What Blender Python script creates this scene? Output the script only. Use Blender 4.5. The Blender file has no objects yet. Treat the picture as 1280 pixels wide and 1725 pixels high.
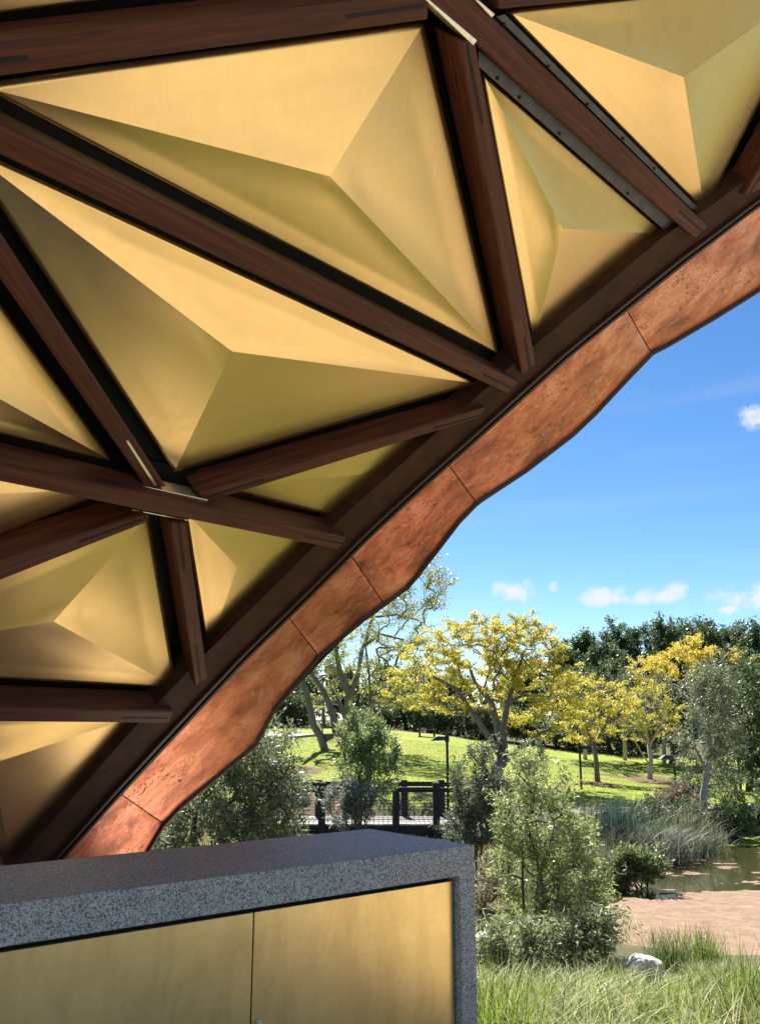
import bpy, math, random
import numpy as np
from mathutils import Vector, Matrix

R = math.radians
C = bpy.context.scene.collection
SC = bpy.context.scene

# ------------------------------------------------------------------ camera
F, CX, CY, PITCH, EYE = 1500.0, 640.0, 862.5, R(12.85), 1.6
cam_d = bpy.data.cameras.new('camera')
cam = bpy.data.objects.new('camera', cam_d); C.objects.link(cam)
cam.location = (0, 0, EYE); cam.rotation_euler = (R(90) + PITCH, 0, 0)
cam_d.sensor_fit = 'VERTICAL'; cam_d.sensor_height = 24.0
cam_d.lens = 24.0 * F / 1725.0
cam_d.clip_start = 0.05; cam_d.clip_end = 2000
SC.camera = cam

# ------------------------------------------------------------------ light
SUN_AZ, SUN_EL = R(-9), R(44)            # azimuth from +Y, negative = left
sun_d = bpy.data.lights.new('sun', 'SUN'); sun = bpy.data.objects.new('sun', sun_d); C.objects.link(sun)
sun_d.energy = 5.0; sun_d.angle = R(0.5); sun_d.color = (1.0, 0.95, 0.86)
sdir = Vector((math.sin(SUN_AZ) * math.cos(SUN_EL), math.cos(SUN_AZ) * math.cos(SUN_EL), math.sin(SUN_EL)))
sun.rotation_euler = sdir.to_track_quat('Z', 'Y').to_euler()

world = bpy.data.worlds.new('World'); SC.world = world
world.use_nodes = True
wt = world.node_tree; wt.nodes.clear()
def wn(t, **k):
    n = wt.nodes.new(t)
    for a, b in k.items(): setattr(n, a, b)
    return n
sky = wn('ShaderNodeTexSky', sky_type='NISHITA', sun_disc=False, sun_elevation=SUN_EL, sun_rotation=SUN_AZ,
         air_density=0.8, dust_density=0.1, ozone_density=3.5, altitude=300)
hs = wn('ShaderNodeHueSaturation'); hs.inputs['Saturation'].default_value = 1.2; hs.inputs['Value'].default_value = 1.0
wt.links.new(sky.outputs[0], hs.inputs['Color'])
tc = wn('ShaderNodeTexCoord')
nz = wn('ShaderNodeTexNoise'); nz.inputs['Scale'].default_value = 34; nz.inputs['Detail'].default_value = 7; nz.inputs['Roughness'].default_value = .62
wt.links.new(tc.outputs['Generated'], nz.inputs['Vector'])
def ray(px, py):
    xc, yc = (px - CX) / F, (CY - py) / F
    cp, sp = math.cos(PITCH), math.sin(PITCH)
    return Vector((xc, cp - yc * sp, sp + yc * cp))
def wmath(op, a, b=None, c=None):
    n = wn('ShaderNodeMath', operation=op)
    for i, v in enumerate((a, b, c)):
        if v is None: continue
        if isinstance(v, (int, float)): n.inputs[i].default_value = v
        else: wt.links.new(v, n.inputs[i])
    return n.outputs[0]
def wdot(vec):
    n = wn('ShaderNodeVectorMath', operation='DOT_PRODUCT')
    wt.links.new(tc.outputs['Generated'], n.inputs[0]); n.inputs[1].default_value = vec
    return n.outputs['Value']
clouds = [(870, 994, 44, 20), (930, 990, 14, 12), (1015, 1006, 50, 17), (1112, 1003, 42, 15), (1136, 992, 18, 16),
          (1270, 1003, 68, 24), (1275, 706, 34, 22), (1228, 1027, 22, 8), (1470, 990, 90, 40), (1660, 880, 110, 50), (300, 1010, 80, 26)]
blobs = []
for px, py, a, b in clouds: blobs.append((ray(px, py).normalized(), a / F, b / F))
rs = random.Random(4)
for k in range(9):                                   # the same small clouds go on round the rest of the sky
    az = R(60 + k * 27 + rs.uniform(-8, 8)); el = R(rs.uniform(7, 24))
    blobs.append((Vector((math.sin(az) * math.cos(el), math.cos(az) * math.cos(el), math.sin(el))), rs.uniform(.04, .09), rs.uniform(.015, .03)))
mask = None
for c, a, b in blobs:
    right = c.cross(Vector((0, 0, 1))).normalized(); up = right.cross(c)
    u = wmath('MULTIPLY', wmath('SUBTRACT', wdot(right), right.dot(c)), 1 / a)
    v = wmath('MULTIPLY', wmath('SUBTRACT', wdot(up), 0.0), 1 / b)
    d = wmath('ADD', wmath('MULTIPLY', u, u), wmath('MULTIPLY', v, v))
    m = wmath('SUBTRACT', 1.0, d)
    front = wmath('GREATER_THAN', wdot(c), 0.2)
    m = wmath('SUBTRACT', m, wmath('MULTIPLY', wmath('SUBTRACT', 1.0, front), 50.0))
    mask = m if mask is None else wmath('MAXIMUM', mask, m)
nn = wmath('MULTIPLY', wmath('SUBTRACT', nz.outputs['Fac'], 0.5), 5.0)
mk_ = wmath('ADD', wmath('MAXIMUM', mask, -3.0), nn)
mr = wn('ShaderNodeMapRange', interpolation_type='SMOOTHSTEP')
wt.links.new(mk_, mr.inputs['Value']); mr.inputs['From Min'].default_value = -0.15; mr.inputs['From Max'].default_value = 1.3
mr.inputs['To Max'].default_value = 0.92
# faint cirrus streaks
map_ = wn('ShaderNodeMapping'); map_.inputs['Scale'].default_value = (2.0, 2.0, 16.0); map_.inputs['Rotation'].default_value = (0, R(-14), 0)
wt.links.new(tc.outputs['Generated'], map_.inputs['Vector'])
nz2 = wn('ShaderNodeTexNoise'); nz2.inputs['Scale'].default_value = 1.6; nz2.inputs['Detail'].default_value = 5
wt.links.new(map_.outputs[0], nz2.inputs['Vector'])
mr2 = wn('ShaderNodeMapRange', interpolation_type='SMOOTHSTEP'); wt.links.new(nz2.outputs['Fac'], mr2.inputs['Value'])
mr2.inputs['From Min'].default_value = .5; mr2.inputs['From Max'].default_value = .78; mr2.inputs['To Max'].default_value = .10
fac = wmath('MAXIMUM', mr.outputs[0], mr2.outputs[0])
mixc = wn('ShaderNodeMix', data_type='RGBA'); wt.links.new(fac, mixc.inputs['Factor']); wt.links.new(hs.outputs[0], mixc.inputs['A'])
mixc.inputs['B'].default_value = (6.0, 6.1, 6.3, 1)
bg = wn('ShaderNodeBackground'); bg.inputs['Strength'].default_value = 0.058
wt.links.new(mixc.outputs['Result'], bg.inputs['Color'])
wo = wn('ShaderNodeOutputWorld'); wt.links.new(bg.outputs[0], wo.inputs['Surface'])

SC.view_settings.view_transform = 'Standard'; SC.view_settings.look = 'None'
SC.view_settings.gamma = 1; SC.view_settings.exposure = 1.4; SC.view_settings.use_curve_mapping = False
SC.cycles.max_bounces = 8; SC.cycles.diffuse_bounces = 4; SC.cycles.glossy_bounces = 4
SC.cycles.transmission_bounces = 4; SC.cycles.transparent_max_bounces = 4
SC.cycles.use_denoising = True
SC.cycles.sample_clamp_indirect = 6.0

# ------------------------------------------------------------------ helpers
def at(px, py, Y):
    """the point that lies Y metres ahead on the line of sight through a photo pixel"""
    d = ray(px, py); t = Y / d.y
    return Vector((d.x * t, Y, EYE + d.z * t))
def on_z(px, py, z):
    d = ray(px, py); t = (z - EYE) / d.z
    return Vector((d.x * t, d.y * t, z))

def tag(o, label=None, cat=None, group=None, kind=None):
    if label: o['label'] = label
    if cat: o['category'] = cat
    if group: o['group'] = group
    if kind: o['kind'] = kind
    return o
def empty(name, loc=(0, 0, 0), label=None, cat=None, group=None):
    o = bpy.data.objects.new(name, None); C.objects.link(o); o.location = loc; o.empty_display_size = .2
    return tag(o, label, cat, group)
class MB:
    def __init__(s): s.v, s.f, s.n = [], [], 0
    def add(s, v, f):
        s.v.extend([tuple(p) for p in v]); s.f.extend([[i + s.n for i in q] for q in f]); s.n += len(v); return s
    def box(s, lo, hi):
        x0, y0, z0 = lo; x1, y1, z1 = hi
        return s.add([(x0,y0,z0),(x1,y0,z0),(x1,y1,z0),(x0,y1,z0),(x0,y0,z1),(x1,y0,z1),(x1,y1,z1),(x0,y1,z1)],
                     [(0,3,2,1),(4,5,6,7),(0,1,5,4),(1,2,6,5),(2,3,7,6),(3,0,4,7)])
    def hexa(s, a, b):
        """a, b: two loops of the same length, joined into a closed solid"""
        n = len(a)
        return s.add(list(a) + list(b), [tuple(range(n))[::-1], tuple(range(n, 2 * n))] + [(i, (i + 1) % n, n + (i + 1) % n, n + i) for i in range(n)])
    def tube(s, pts, rad, sides=6, caps=True):
        pts = [Vector(p) for p in pts]; n = len(pts)
        vs, fs = [], []
        ref = None
        for i in range(n):
            t = (pts[min(i + 1, n - 1)] - pts[max(i - 1, 0)])
            t = t.normalized() if t.length > 1e-9 else Vector((0, 0, 1))
            if ref is None:
                ref = t.cross(Vector((0.31, 0.77, 0.2))).normalized()
            a = (ref - t * ref.dot(t)).normalized(); ref = a; b = t.cross(a)
            r = rad[i] if hasattr(rad, '__len__') else rad
            for k in range(sides):
                q = 2 * math.pi * k / sides
                vs.append(pts[i] + (a * math.cos(q) + b * math.sin(q)) * r)
        for i in range(n - 1):
            for k in range(sides):
                k2 = (k + 1) % sides
                fs.append((i * sides + k, i * sides + k2, (i + 1) * sides + k2, (i + 1) * sides + k))
        if caps:
            fs.append(tuple(range(sides))[::-1]); fs.append(tuple((n - 1) * sides + k for k in range(sides)))
        return s.add(vs, fs)
    def build(s, name, mat, parent=None, smooth=False):
        me = bpy.data.meshes.new(name); me.from_pydata(s.v, [], s.f); me.validate(); me.update()
        return link(name, me, mat, parent, smooth)
def link(name, me, mat, parent=None, smooth=False):
    if mat and not me.materials: me.materials.append(mat)
    if smooth: me.polygons.foreach_set('use_smooth', [True] * len(me.polygons))
    o = bpy.data.objects.new(name, me); C.objects.link(o)
    if parent:
        o.parent = parent
        o.matrix_parent_inverse = Matrix.Translation(parent.location).inverted() if parent.type == 'EMPTY' and parent.parent is None else Matrix()
    return o
def bevel(o, w, seg=2, ang=30):
    m = o.modifiers.new('bevel', 'BEVEL'); m.width = w; m.segments = seg; m.limit_method = 'ANGLE'; m.angle_limit = R(ang)
    return o
def fast_mesh(name, V, faces_n, idx, tint=None):
    """V (n,3), all faces with faces_n corners, idx flat"""
    me = bpy.data.meshes.new(name)
    nf = len(idx) // faces_n
    me.vertices.add(len(V)); me.vertices.foreach_set('co', np.asarray(V, np.float32).ravel())
    me.loops.add(len(idx)); me.loops.foreach_set('vertex_index', np.asarray(idx, np.int32))
    me.polygons.add(nf); me.polygons.foreach_set('loop_start', np.arange(nf, dtype=np.int32) * faces_n)
    if tint is not None:
        a = me.attributes.new('tint', 'FLOAT_COLOR', 'POINT')
        c = np.ones((len(V), 4), np.float32); c[:, :3] = tint; a.data.foreach_set('color', c.ravel())
    me.update(calc_edges=True)
    return me

# ------------------------------------------------------------------ materials
class NT:
    def __init__(s, name):
        s.m = bpy.data.materials.new(name); s.m.use_nodes = True; s.t = s.m.node_tree
        s.b = s.t.nodes['Principled BSDF']; s.out = s.t.nodes['Material Output']
    def n(s, t, ins=None, **k):
        n = s.t.nodes.new(t)
        for a, b in k.items(): setattr(n, a, b)
        for a, b in (ins or {}).items(): s.put(n.inputs[a], b)
        return n
    def put(s, sock, v):
        if isinstance(v, bpy.types.NodeSocket): s.t.links.new(v, sock)
        elif isinstance(v, (tuple, list)) and len(v) == 3 and sock.type == 'RGBA': sock.default_value = (*v, 1)
        else: sock.default_value = v
    def set(s, **k):
        for a, b in k.items(): s.put(s.b.inputs[a.replace('_', ' ')], b)
        return s
    def coord(s, kind='Object', scale=(1, 1, 1), rot=(0, 0, 0)):
        t = s.n('ShaderNodeTexCoord'); m = s.n('ShaderNodeMapping', {'Vector': t.outputs[kind], 'Scale': scale, 'Rotation': rot})
        return m.outputs[0]
    def noise(s, vec, scale, detail=4, rough=.55, dist=0.0):
        return s.n('ShaderNodeTexNoise', {'Vector': vec, 'Scale': scale, 'Detail': detail, 'Roughness': rough, 'Distortion': dist}).outputs['Fac']
    def ramp(s, f, stops, interp='LINEAR'):
        r = s.n('ShaderNodeValToRGB', {'Fac': f}); cr = r.color_ramp; cr.interpolation = interp
        while len(cr.elements) < len(stops): cr.elements.new(.5)
        for e, (p, c) in zip(cr.elements, stops):
            e.position = p; e.color = (*c, 1) if len(c) == 3 else c
        return r.outputs['Color']
    def val(s, f, a, b, c, d):
        return s.n('ShaderNodeMapRange', {'Value': f, 'From Min': a, 'From Max': b, 'To Min': c, 'To Max': d}).outputs[0]
    def mix(s, f, a, b, mode='MIX'):
        n = s.n('ShaderNodeMix', data_type='RGBA', blend_type=mode)
        s.put(n.inputs['Factor'], f); s.put(n.inputs['A'], a); s.put(n.inputs['B'], b); return n.outputs['Result']
    def bump(s, h, strength=.3, dist=.01):
        s.put(s.b.inputs['Normal'], s.n('ShaderNodeBump', {'Height': h, 'Strength': strength, 'Distance': dist}).outputs[0]); return s

def m_brass(name, base, dark, rough, stain=0.0):
    t = NT(name); v = t.coord('Object')
    streak = t.noise(t.coord('Object', (2.5, 55, 55), (0, 0, R(38))), 1.0, 3, .6)
    streak2 = t.noise(t.coord('Object', (55, 2.5, 55), (0, 0, R(38))), 1.0, 3, .6)
    big = t.noise(v, 1.6, 3)
    fine = t.noise(v, 14, 5)
    c = t.mix(t.val(big, .3, .7, 0, 1), base, dark)
    c = t.mix(t.val(streak2, .35, .65, 0, .10), t.mix(t.val(streak, .35, .65, 0, .12), c, tuple(x * .7 for x in base)), tuple(x * .6 for x in base))
    if stain:
        s1 = t.noise(t.coord('Object', (1, 1, .35)), 7, 6, .65, .6)
        c = t.mix(t.val(s1, .42, .70, 0, stain), c, (.30, .19, .055))
        spots = t.noise(v, 45, 3)
        c = t.mix(t.val(spots, .62, .72, 0, .5 * stain), c, (.25, .16, .05))
    t.set(Base_Color=c, Metallic=1.0, Roughness=t.val(fine, .3, .7, rough - .015, rough + .025))
    h = t.n('ShaderNodeMath', {0: streak, 1: streak2}, operation='ADD').outputs[0]
    return t.bump(h, .02, .002).m
BRASS = m_brass('brass', (.88, .645, .29), (.84, .615, .285), .31)
BRASS_DOOR = m_brass('door_brass', (.95, .70, .31), (.92, .66, .28), .33, .28)

def m_timber():
    t = NT('dark_timber')
    g = t.noise(t.coord('Object', (1.2, 26, 26)), 1.6, 6, .6, .8)
    g2 = t.noise(t.coord('Object', (2, 90, 90)), 1.0, 3)
    info = t.n('ShaderNodeObjectInfo').outputs['Random']
    c = t.ramp(g, [(.25, (.040, .011, .0055)), (.5, (.105, .030, .014)), (.75, (.185, .062, .030))])
    c = t.mix(t.val(g2, .4, .7, 0, .45), c, (.025, .010, .006))
    c = t.mix(t.val(info, 0, 1, 0, .35), c, (.042, .015, .009))
    return t.set(Base_Color=c, Roughness=t.val(g, .2, .8, .42, .6), Specular_IOR_Level=.2).bump(g, .12, .004).m
TIMBER = m_timber()
def m_simple(name, col, rough=.5, metal=0, var=.3, scale=9, bump=.0, spec=.4):
    t = NT(name); n = t.noise(t.coord('Object'), scale, 5)
    c = t.mix(t.val(n, .3, .7, 0, 1), tuple(x * (1 - var) for x in col), tuple(min(1, x * (1 + var)) for x in col))
    t.set(Base_Color=c, Roughness=rough, Metallic=metal, Specular_IOR_Level=spec)
    if bump: t.bump(n, bump, .01)
    return t.m
SHADED_STEEL = m_simple('shaded_steel', (.007, .0068, .007), .6, 0, .2, spec=.12)  # near-black copy of the flange steel, with its shade put into the colour
SLOT = m_simple('slot_shadow', (.008, .007, .007), .7)
EDGE_STEEL = m_simple('edge_steel', (.046, .019, .010), .6, 0, .35, 5, spec=.12)
RIM_STEEL = m_simple('rim_steel', (.032, .011, .007), .5, 0, .25, 8)
DULL_BOLT = m_simple('dull_bolt', (.10, .07, .05), .5, .5)
BRIGHT_STEEL = m_simple('bright_steel', (.72, .66, .56), .38, 1.0, .15, 30)
def m_copper():
    t = NT('weathered_copper'); v = t.coord('Object')
    info = t.n('ShaderNodeObjectInfo').outputs['Random']
    n1 = t.noise(v, 2.2, 6, .62, .5); n2 = t.noise(v, 9, 7, .7, 1.4); n3 = t.noise(v, 13, 6, .7, 2.6)
    c = t.ramp(n1, [(.34, (.24, .062, .032)), (.48, (.68, .20, .105)), (.62, (.97, .40, .25))])
    c = t.mix(t.val(info, 0, 1, 0, .25), c, (.52, .19, .10))
    c = t.mix(t.val(n2, .56, .66, 0, .6), c, (.25, .10, .07))
    c = t.mix(t.val(n2, .34, .44, .6, 0), c, (.95, .50, .32))
    etch = t.n('ShaderNodeMath', {0: t.val(n3, .56, .60, 0, 1), 1: t.val(t.noise(v, 1.7, 3, .5, .3), .54, .60, 0, .9)}, operation='MULTIPLY').outputs[0]
    c = t.mix(etch, c, (.075, .045, .035))
    pale = t.noise(t.coord('Object', (1, 1, 1)), 4.3, 7, .7, 1.0)
    c = t.mix(t.val(pale, .55, .68, 0, .5), c, (.80, .47, .38))
    rough = t.n('ShaderNodeMath', {0: t.val(n2, .3, .7, .29, .50), 1: etch}, operation='ADD').outputs[0]
    return t.set(Base_Color=c, Metallic=t.val(etch, 0, 1, .92, .3), Roughness=rough).bump(n1, .12, .02).m
COPPER = m_copper()
def m_granite():
    t = NT('grey_granite'); v = t.coord('Object')
    a = t.n('ShaderNodeTexVoronoi', {'Vector': v, 'Scale': 230.0, 'Randomness': 1.0}).outputs['Color']
    sep = t.n('ShaderNodeSeparateColor', {'Color': a}).outputs['Red']
    b = t.noise(v, 240, 2, .6); g = t.noise(v, 2.5, 3)
    c = t.ramp(sep, [(0, (.03, .027, .023)), (.20, (.14, .127, .107)), (.42, (.44, .40, .335)), (.75, (.70, .64, .54)), (1, (.85, .78, .66))])
    c = t.mix(.28, c, t.ramp(b, [(.34, (.06, .055, .047)), (.64, (.40, .37, .32))]))
    c = t.mix(t.val(g, .3, .7, 0, .16), c, (.08, .08, .085))
    return t.set(Base_Color=c, Roughness=t.val(b, .3, .7, .42, .58), Specular_IOR_Level=.5).bump(b, .1, .002).m
GRANITE = m_granite()
def m_leaf(name, transl=.42, rough=.42, spec=.4):
    t = NT(name); a = t.n('ShaderNodeAttribute', attribute_name='tint').outputs['Color']
    t.set(Base_Color=a, Roughness=rough, Specular_IOR_Level=spec)
    tr = t.n('ShaderNodeBsdfTranslucent', {'Color': t.mix(.35, a, (.9, .95, .25), 'MULTIPLY')})
    t.put(tr.inputs['Color'], a)
    m = t.n('ShaderNodeMixShader', {0: transl}); t.t.links.new(t.b.outputs[0], m.inputs[1]); t.t.links.new(tr.outputs[0], m.inputs[2])
    t.t.links.new(m.outputs[0], t.out.inputs['Surface']); return t.m
LEAF = m_leaf('leaf'); LEAF_GLOSSY = m_leaf('glossy_leaf', .42, .45, .4); LEAF_YELLOW = m_leaf('yellow_leaf', .5, .5, .25); BLADE = m_leaf('grass_blade', .4, .5, .3)
def m_bark(name, lo, hi, sc=6):
    t = NT(name); n = t.noise(t.coord('Object', (1, 1, .25)), sc, 6, .65, .6); n2 = t.noise(t.coord('Object'), sc * 5, 4)
    c = t.mix(t.val(n, .3, .7, 0, 1), lo, hi); c = t.mix(t.val(n2, .5, .75, 0, .5), c, tuple(x * .5 for x in lo))
    return t.set(Base_Color=c, Roughness=.85).bump(n, .5, .03).m
BARK_GREY = m_bark('grey_bark', (.10, .085, .075), (.23, .20, .18)); BARK_PALE = m_bark('pale_bark', (.30, .26, .22), (.55, .50, .44))
BARK_DARK = m_bark('dark_bark', (.045, .035, .028), (.11, .09, .07))
OLD_TIMBER = m_bark('weathered_timber', (.018, .015, .014), (.045, .038, .034), 10); DECK = m_bark('deck_timber', (.17, .15, .13), (.33, .30, .27), 10)
POST_PAINT = m_simple('black_paint', (.012, .013, .015), .4); LAMP_HEAD = m_simple('lamp_metal', (.10, .105, .11), .35, .6)
WIRE = m_simple('fence_wire', (.12, .12, .12), .4, .8)
ROCK = m_simple('pale_rock', (.62, .59, .54), .9, 0, .35, 7, .6)
CONCRETE = m_simple('concrete', (.36, .34, .31), .85, 0, .18, 4, .15)
def m_paving():
    t = NT('sandstone_paving'); v = t.coord('Object')
    br = t.n('ShaderNodeTexBrick', {'Vector': v, 'Color1': (.52, .43, .31, 1), 'Color2': (.58, .49, .36, 1), 'Mortar': (.16, .13, .10, 1), 'Scale': 1.6, 'Mortar Size': .008})
    n = t.noise(v, 6, 6)
    return t.set(Base_Color=t.mix(t.val(n, .3, .7, 0, .3), br.outputs['Color'], (.42, .35, .25)), Roughness=.7).m
PAVING = m_paving()

# ------------------------------------------------------------------ ground
POND = np.array([(3.6, 16.6), (4.4, 19.6), (5.8, 22.9), (7.2, 24.8), (8.6, 25.9), (9.7, 27.6), (11.0, 29.4), (12.2, 31.2), (16, 32.6), (24, 33.5), (40, 31),
                 (46, 22), (38, 14), (24, 12.6), (13, 13.9), (8, 14.8), (5.2, 15.4)])
WATER_Z = -2.4
def poly_sd(X, Y, P):
    """signed distance, negative inside"""
    d = np.full(X.shape, 1e9); ins = np.zeros(X.shape, bool)
    n = len(P)
    for i in range(n):
        ax, ay = P[i]; bx, by = P[(i + 1) % n]
        ex, ey = bx - ax, by - ay
        t = np.clip(((X - ax) * ex + (Y - ay) * ey) / (ex * ex + ey * ey), 0, 1)
        d = np.minimum(d, np.hypot(X - ax - t * ex, Y - ay - t * ey))
        c = ((ay > Y) != (by > Y)) & (X < ex * (Y - ay) / (ey if abs(ey) > 1e-9 else 1e-9) + ax)
        ins ^= c
    return np.where(ins, -d, d)
ctl = [(-3.8, 42, -1.2), (-1, 40, -1.25), (5.3, 42, -1.37), (10.8, 46, -1.68), (15.2, 52, -1.9), (12, 38, -1.72), (-5.8, 58, .13), (2.5, 65, .38), (8.8, 65, -.5),
       (13, 65, -.9), (17.3, 58, -1.5), (24, 60, -1.6), (-3, 36, -1.45), (4, 36, -1.62), (-8, 33.5, -1.75), (4, 33.5, -1.78), (10, 34, -1.8), (16, 36, -1.78), (30, 40, -1.8),
       (-3, 28.5, -2.7), (1, 28.5, -2.75), (-3, 31, -2.6), (1, 31, -2.6), (4.5, 29, -2.2), (3, 24, -2.3), (0, 23, -2.5), (1.5, 18, -2.1), (2, 12, -1.5), (3, 9, -1.0), (6, 9, -1.05), (12, 9, -1.2),
       (3, 7, -.72), (10, 6, -.7), (0, 9, -1.0), (-3, 12, -1.1), (-6, 18, -1.5), (-10, 28, -2), (-12, 12, -.6), (-12, 42, -.9), (-14, 60, .4), (-30, 40, 0), (-30, 10, 0), (30, 5, -.7),
       (0, 0, -.5), (0, -20, -.5), (-30, -30, 0), (40, -30, -.6), (60, 20, -1.5), (60, 60, -1), (-30, 80, .8), (0, 85, 0), (30, 85, -.6), (30, 110, 0), (60, 110, 0), (-60, 120, 1), (0, 130, 0),
       (150, 100, 0), (-150, 100, 1), (150, -60, 0), (-150, -60, 0), (0, 300, 0), (150, 300, 0), (-150, 300, 0)]
ctl = np.array(ctl, float)
def tps_k(r): return np.where(r > 1e-9, r * r * np.log(r + 1e-12), 0)
n_ = len(ctl)
K = tps_k(np.hypot(ctl[:, None, 0] - ctl[None, :, 0], ctl[:, None, 1] - ctl[None, :, 1])) + np.eye(n_) * 4.0
Pm = np.hstack([np.ones((n_, 1)), ctl[:, :2]])
A = np.block([[K, Pm], [Pm.T, np.zeros((3, 3))]])
W_ = np.linalg.solve(A, np.concatenate([ctl[:, 2], np.zeros(3)]))
def ground_np(X, Y):
    X = np.asarray(X, float); Y = np.asarray(Y, float)
    z = W_[n_] + W_[n_ + 1] * X + W_[n_ + 2] * Y
    for i in range(n_): z = z + W_[i] * tps_k(np.hypot(X - ctl[i, 0], Y - ctl[i, 1]))
    z = np.clip(z, -3.2, 3.0)
    z = z + .05 * np.sin(X * 1.3 + Y * .7) * np.sin(Y * 1.1 - X * .4)
    d = poly_sd(X, Y, POND) + .25 * np.sin(X * 2.1) * np.cos(Y * 1.7)
    s = np.clip(d / 1.8, 0, 1); s = s * s * (3 - 2 * s)
    zo = (WATER_Z - .02) + s * (z - WATER_Z + .02)
    return np.where(d > 0, zo, WATER_Z - .02 + .4 * np.maximum(d, -1.5))
def ground(x, y): return float(ground_np(np.array([x]), np.array([y]))[0])
def gp(px, Y, dz=0.0):
    """ground point Y metres ahead under photo column px"""
    z = 0
    for _ in range(4):
        x = (px - CX) / F * (Y * math.cos(PITCH) + (z - EYE) * math.sin(PITCH)); z = ground(x, Y)
    return Vector((x, Y, z + dz))
xs = np.concatenate([np.linspace(-160, -24, 30), np.arange(-23.5, 40, .4), np.linspace(41, 160, 30)])
ys = np.concatenate([np.linspace(-70, 3, 14), np.arange(4, 72, .4), np.linspace(73, 330, 40)])
GX, GY = np.meshgrid(xs, ys); GZ = ground_np(GX, GY)
# zones: R = lawn, G = mulch / bare soil, B = pond mud
mul = np.zeros(GX.shape)
def spot(px, Y, rx, ry, w=1.0):
    c = gp(px, Y); d = np.hypot((GX - c.x) / rx, (GY - c.y) / ry); np.maximum(mul, np.clip(1.6 - d, 0, 1) * w, out=mul)
spot(840, 41.5, 1.6, 2.0); spot(880, 39.5, 1.8, 1.2); spot(1010, 45.5, 1.0, 1.5); spot(1100, 51, 1.4, 2.2); spot(520, 36.5, 1.7, 2.6); spot(515, 45, 1.0, 1.6, .7)
spot(1060, 52, 2.5, 1.0, .8); spot(560, 58, 1.2, 1.0, .8); spot(470, 33.5, 3, 1.2, .8); spot(1130, 45, 1.6, 1.6, .7)
lawn = np.clip((GY - 34.6) / .8, 0, 1) * np.clip((68 - GY) / 4, 0, 1)
sdp = poly_sd(GX, GY, POND); mud = np.clip(1 - sdp / 1.0, 0, 1)
V = np.stack([GX.ravel(), GY.ravel(), GZ.ravel()], 1)
ny, nx = GX.shape
ii = (np.arange(ny - 1)[:, None] * nx + np.arange(nx - 1)[None, :]).ravel()
idx = np.stack([ii, ii + 1, ii + 1 + nx, ii + nx], 1).ravel()
me = fast_mesh('ground', V, 4, idx, np.stack([lawn.ravel(), mul.ravel(), mud.ravel()], 1))
def m_ground():
    t = NT('ground'); a = t.n('ShaderNodeSeparateColor', {'Color': t.n('ShaderNodeAttribute', attribute_name='tint').outputs['Color']})
    v = t.coord('Object'); n1 = t.noise(v, .35, 6, .6); n2 = t.noise(v, 2.5, 6, .7); n3 = t.noise(v, 14, 4, .7)
    lawn = t.ramp(n1, [(.3, (.22, .28, .035)), (.5, (.28, .325, .042)), (.72, (.34, .34, .065))])
    lawn = t.mix(t.val(n2, .35, .7, 0, .45), lawn, (.18, .24, .032)); lawn = t.mix(t.val(n3, .5, .75, 0, .35), lawn, (.32, .33, .085))
    mulch = t.ramp(n3, [(.3, (.10, .055, .035)), (.6, (.24, .15, .10)), (.8, (.34, .25, .18))])
    rough = t.ramp(n2, [(.3, (.055, .065, .022)), (.6, (.12, .105, .05)), (.8, (.18, .15, .085))])
    mudc = t.ramp(n2, [(.3, (.05, .038, .025)), (.7, (.12, .09, .06))])
    def edge(sock, w=.28):
        s_ = t.n('ShaderNodeMath', {0: sock, 1: t.val(n2, .2, .8, -w, w)}, operation='ADD').outputs[0]
        return t.val(s_, .35, .6, 0, 1)
    c = t.mix(edge(a.outputs['Red'], .1), rough, lawn); c = t.mix(edge(a.outputs['Green']), c, mulch); c = t.mix(edge(a.outputs['Blue'], .2), c, mudc)
    return t.set(Base_Color=c, Roughness=.95, Specular_IOR_Level=.15).bump(n3, .6, .06).m
GROUND = m_ground()
tag(link('ground', me, GROUND, None, True), kind='structure')

def m_water():
    t = NT('pond_water'); v = t.coord('Object'); n = t.noise(v, 1.1, 3); n2 = t.noise(v, 5, 3)
    t.set(Base_Color=t.mix(n, (.060, .055, .022), (.040, .042, .016)), Roughness=.06, Specular_IOR_Level=.5)
    return t.bump(n2, .06, .02).m
PW = np.array([(x * 1.0, y) for x, y in POND]); cen = PW.mean(0)
W2 = cen + (PW - cen) * 1.10
tag(MB().add([(x, y, WATER_Z) for x, y in W2], [tuple(range(len(W2)))[::-1]]).build('pond_water', m_water()), kind='structure')

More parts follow.
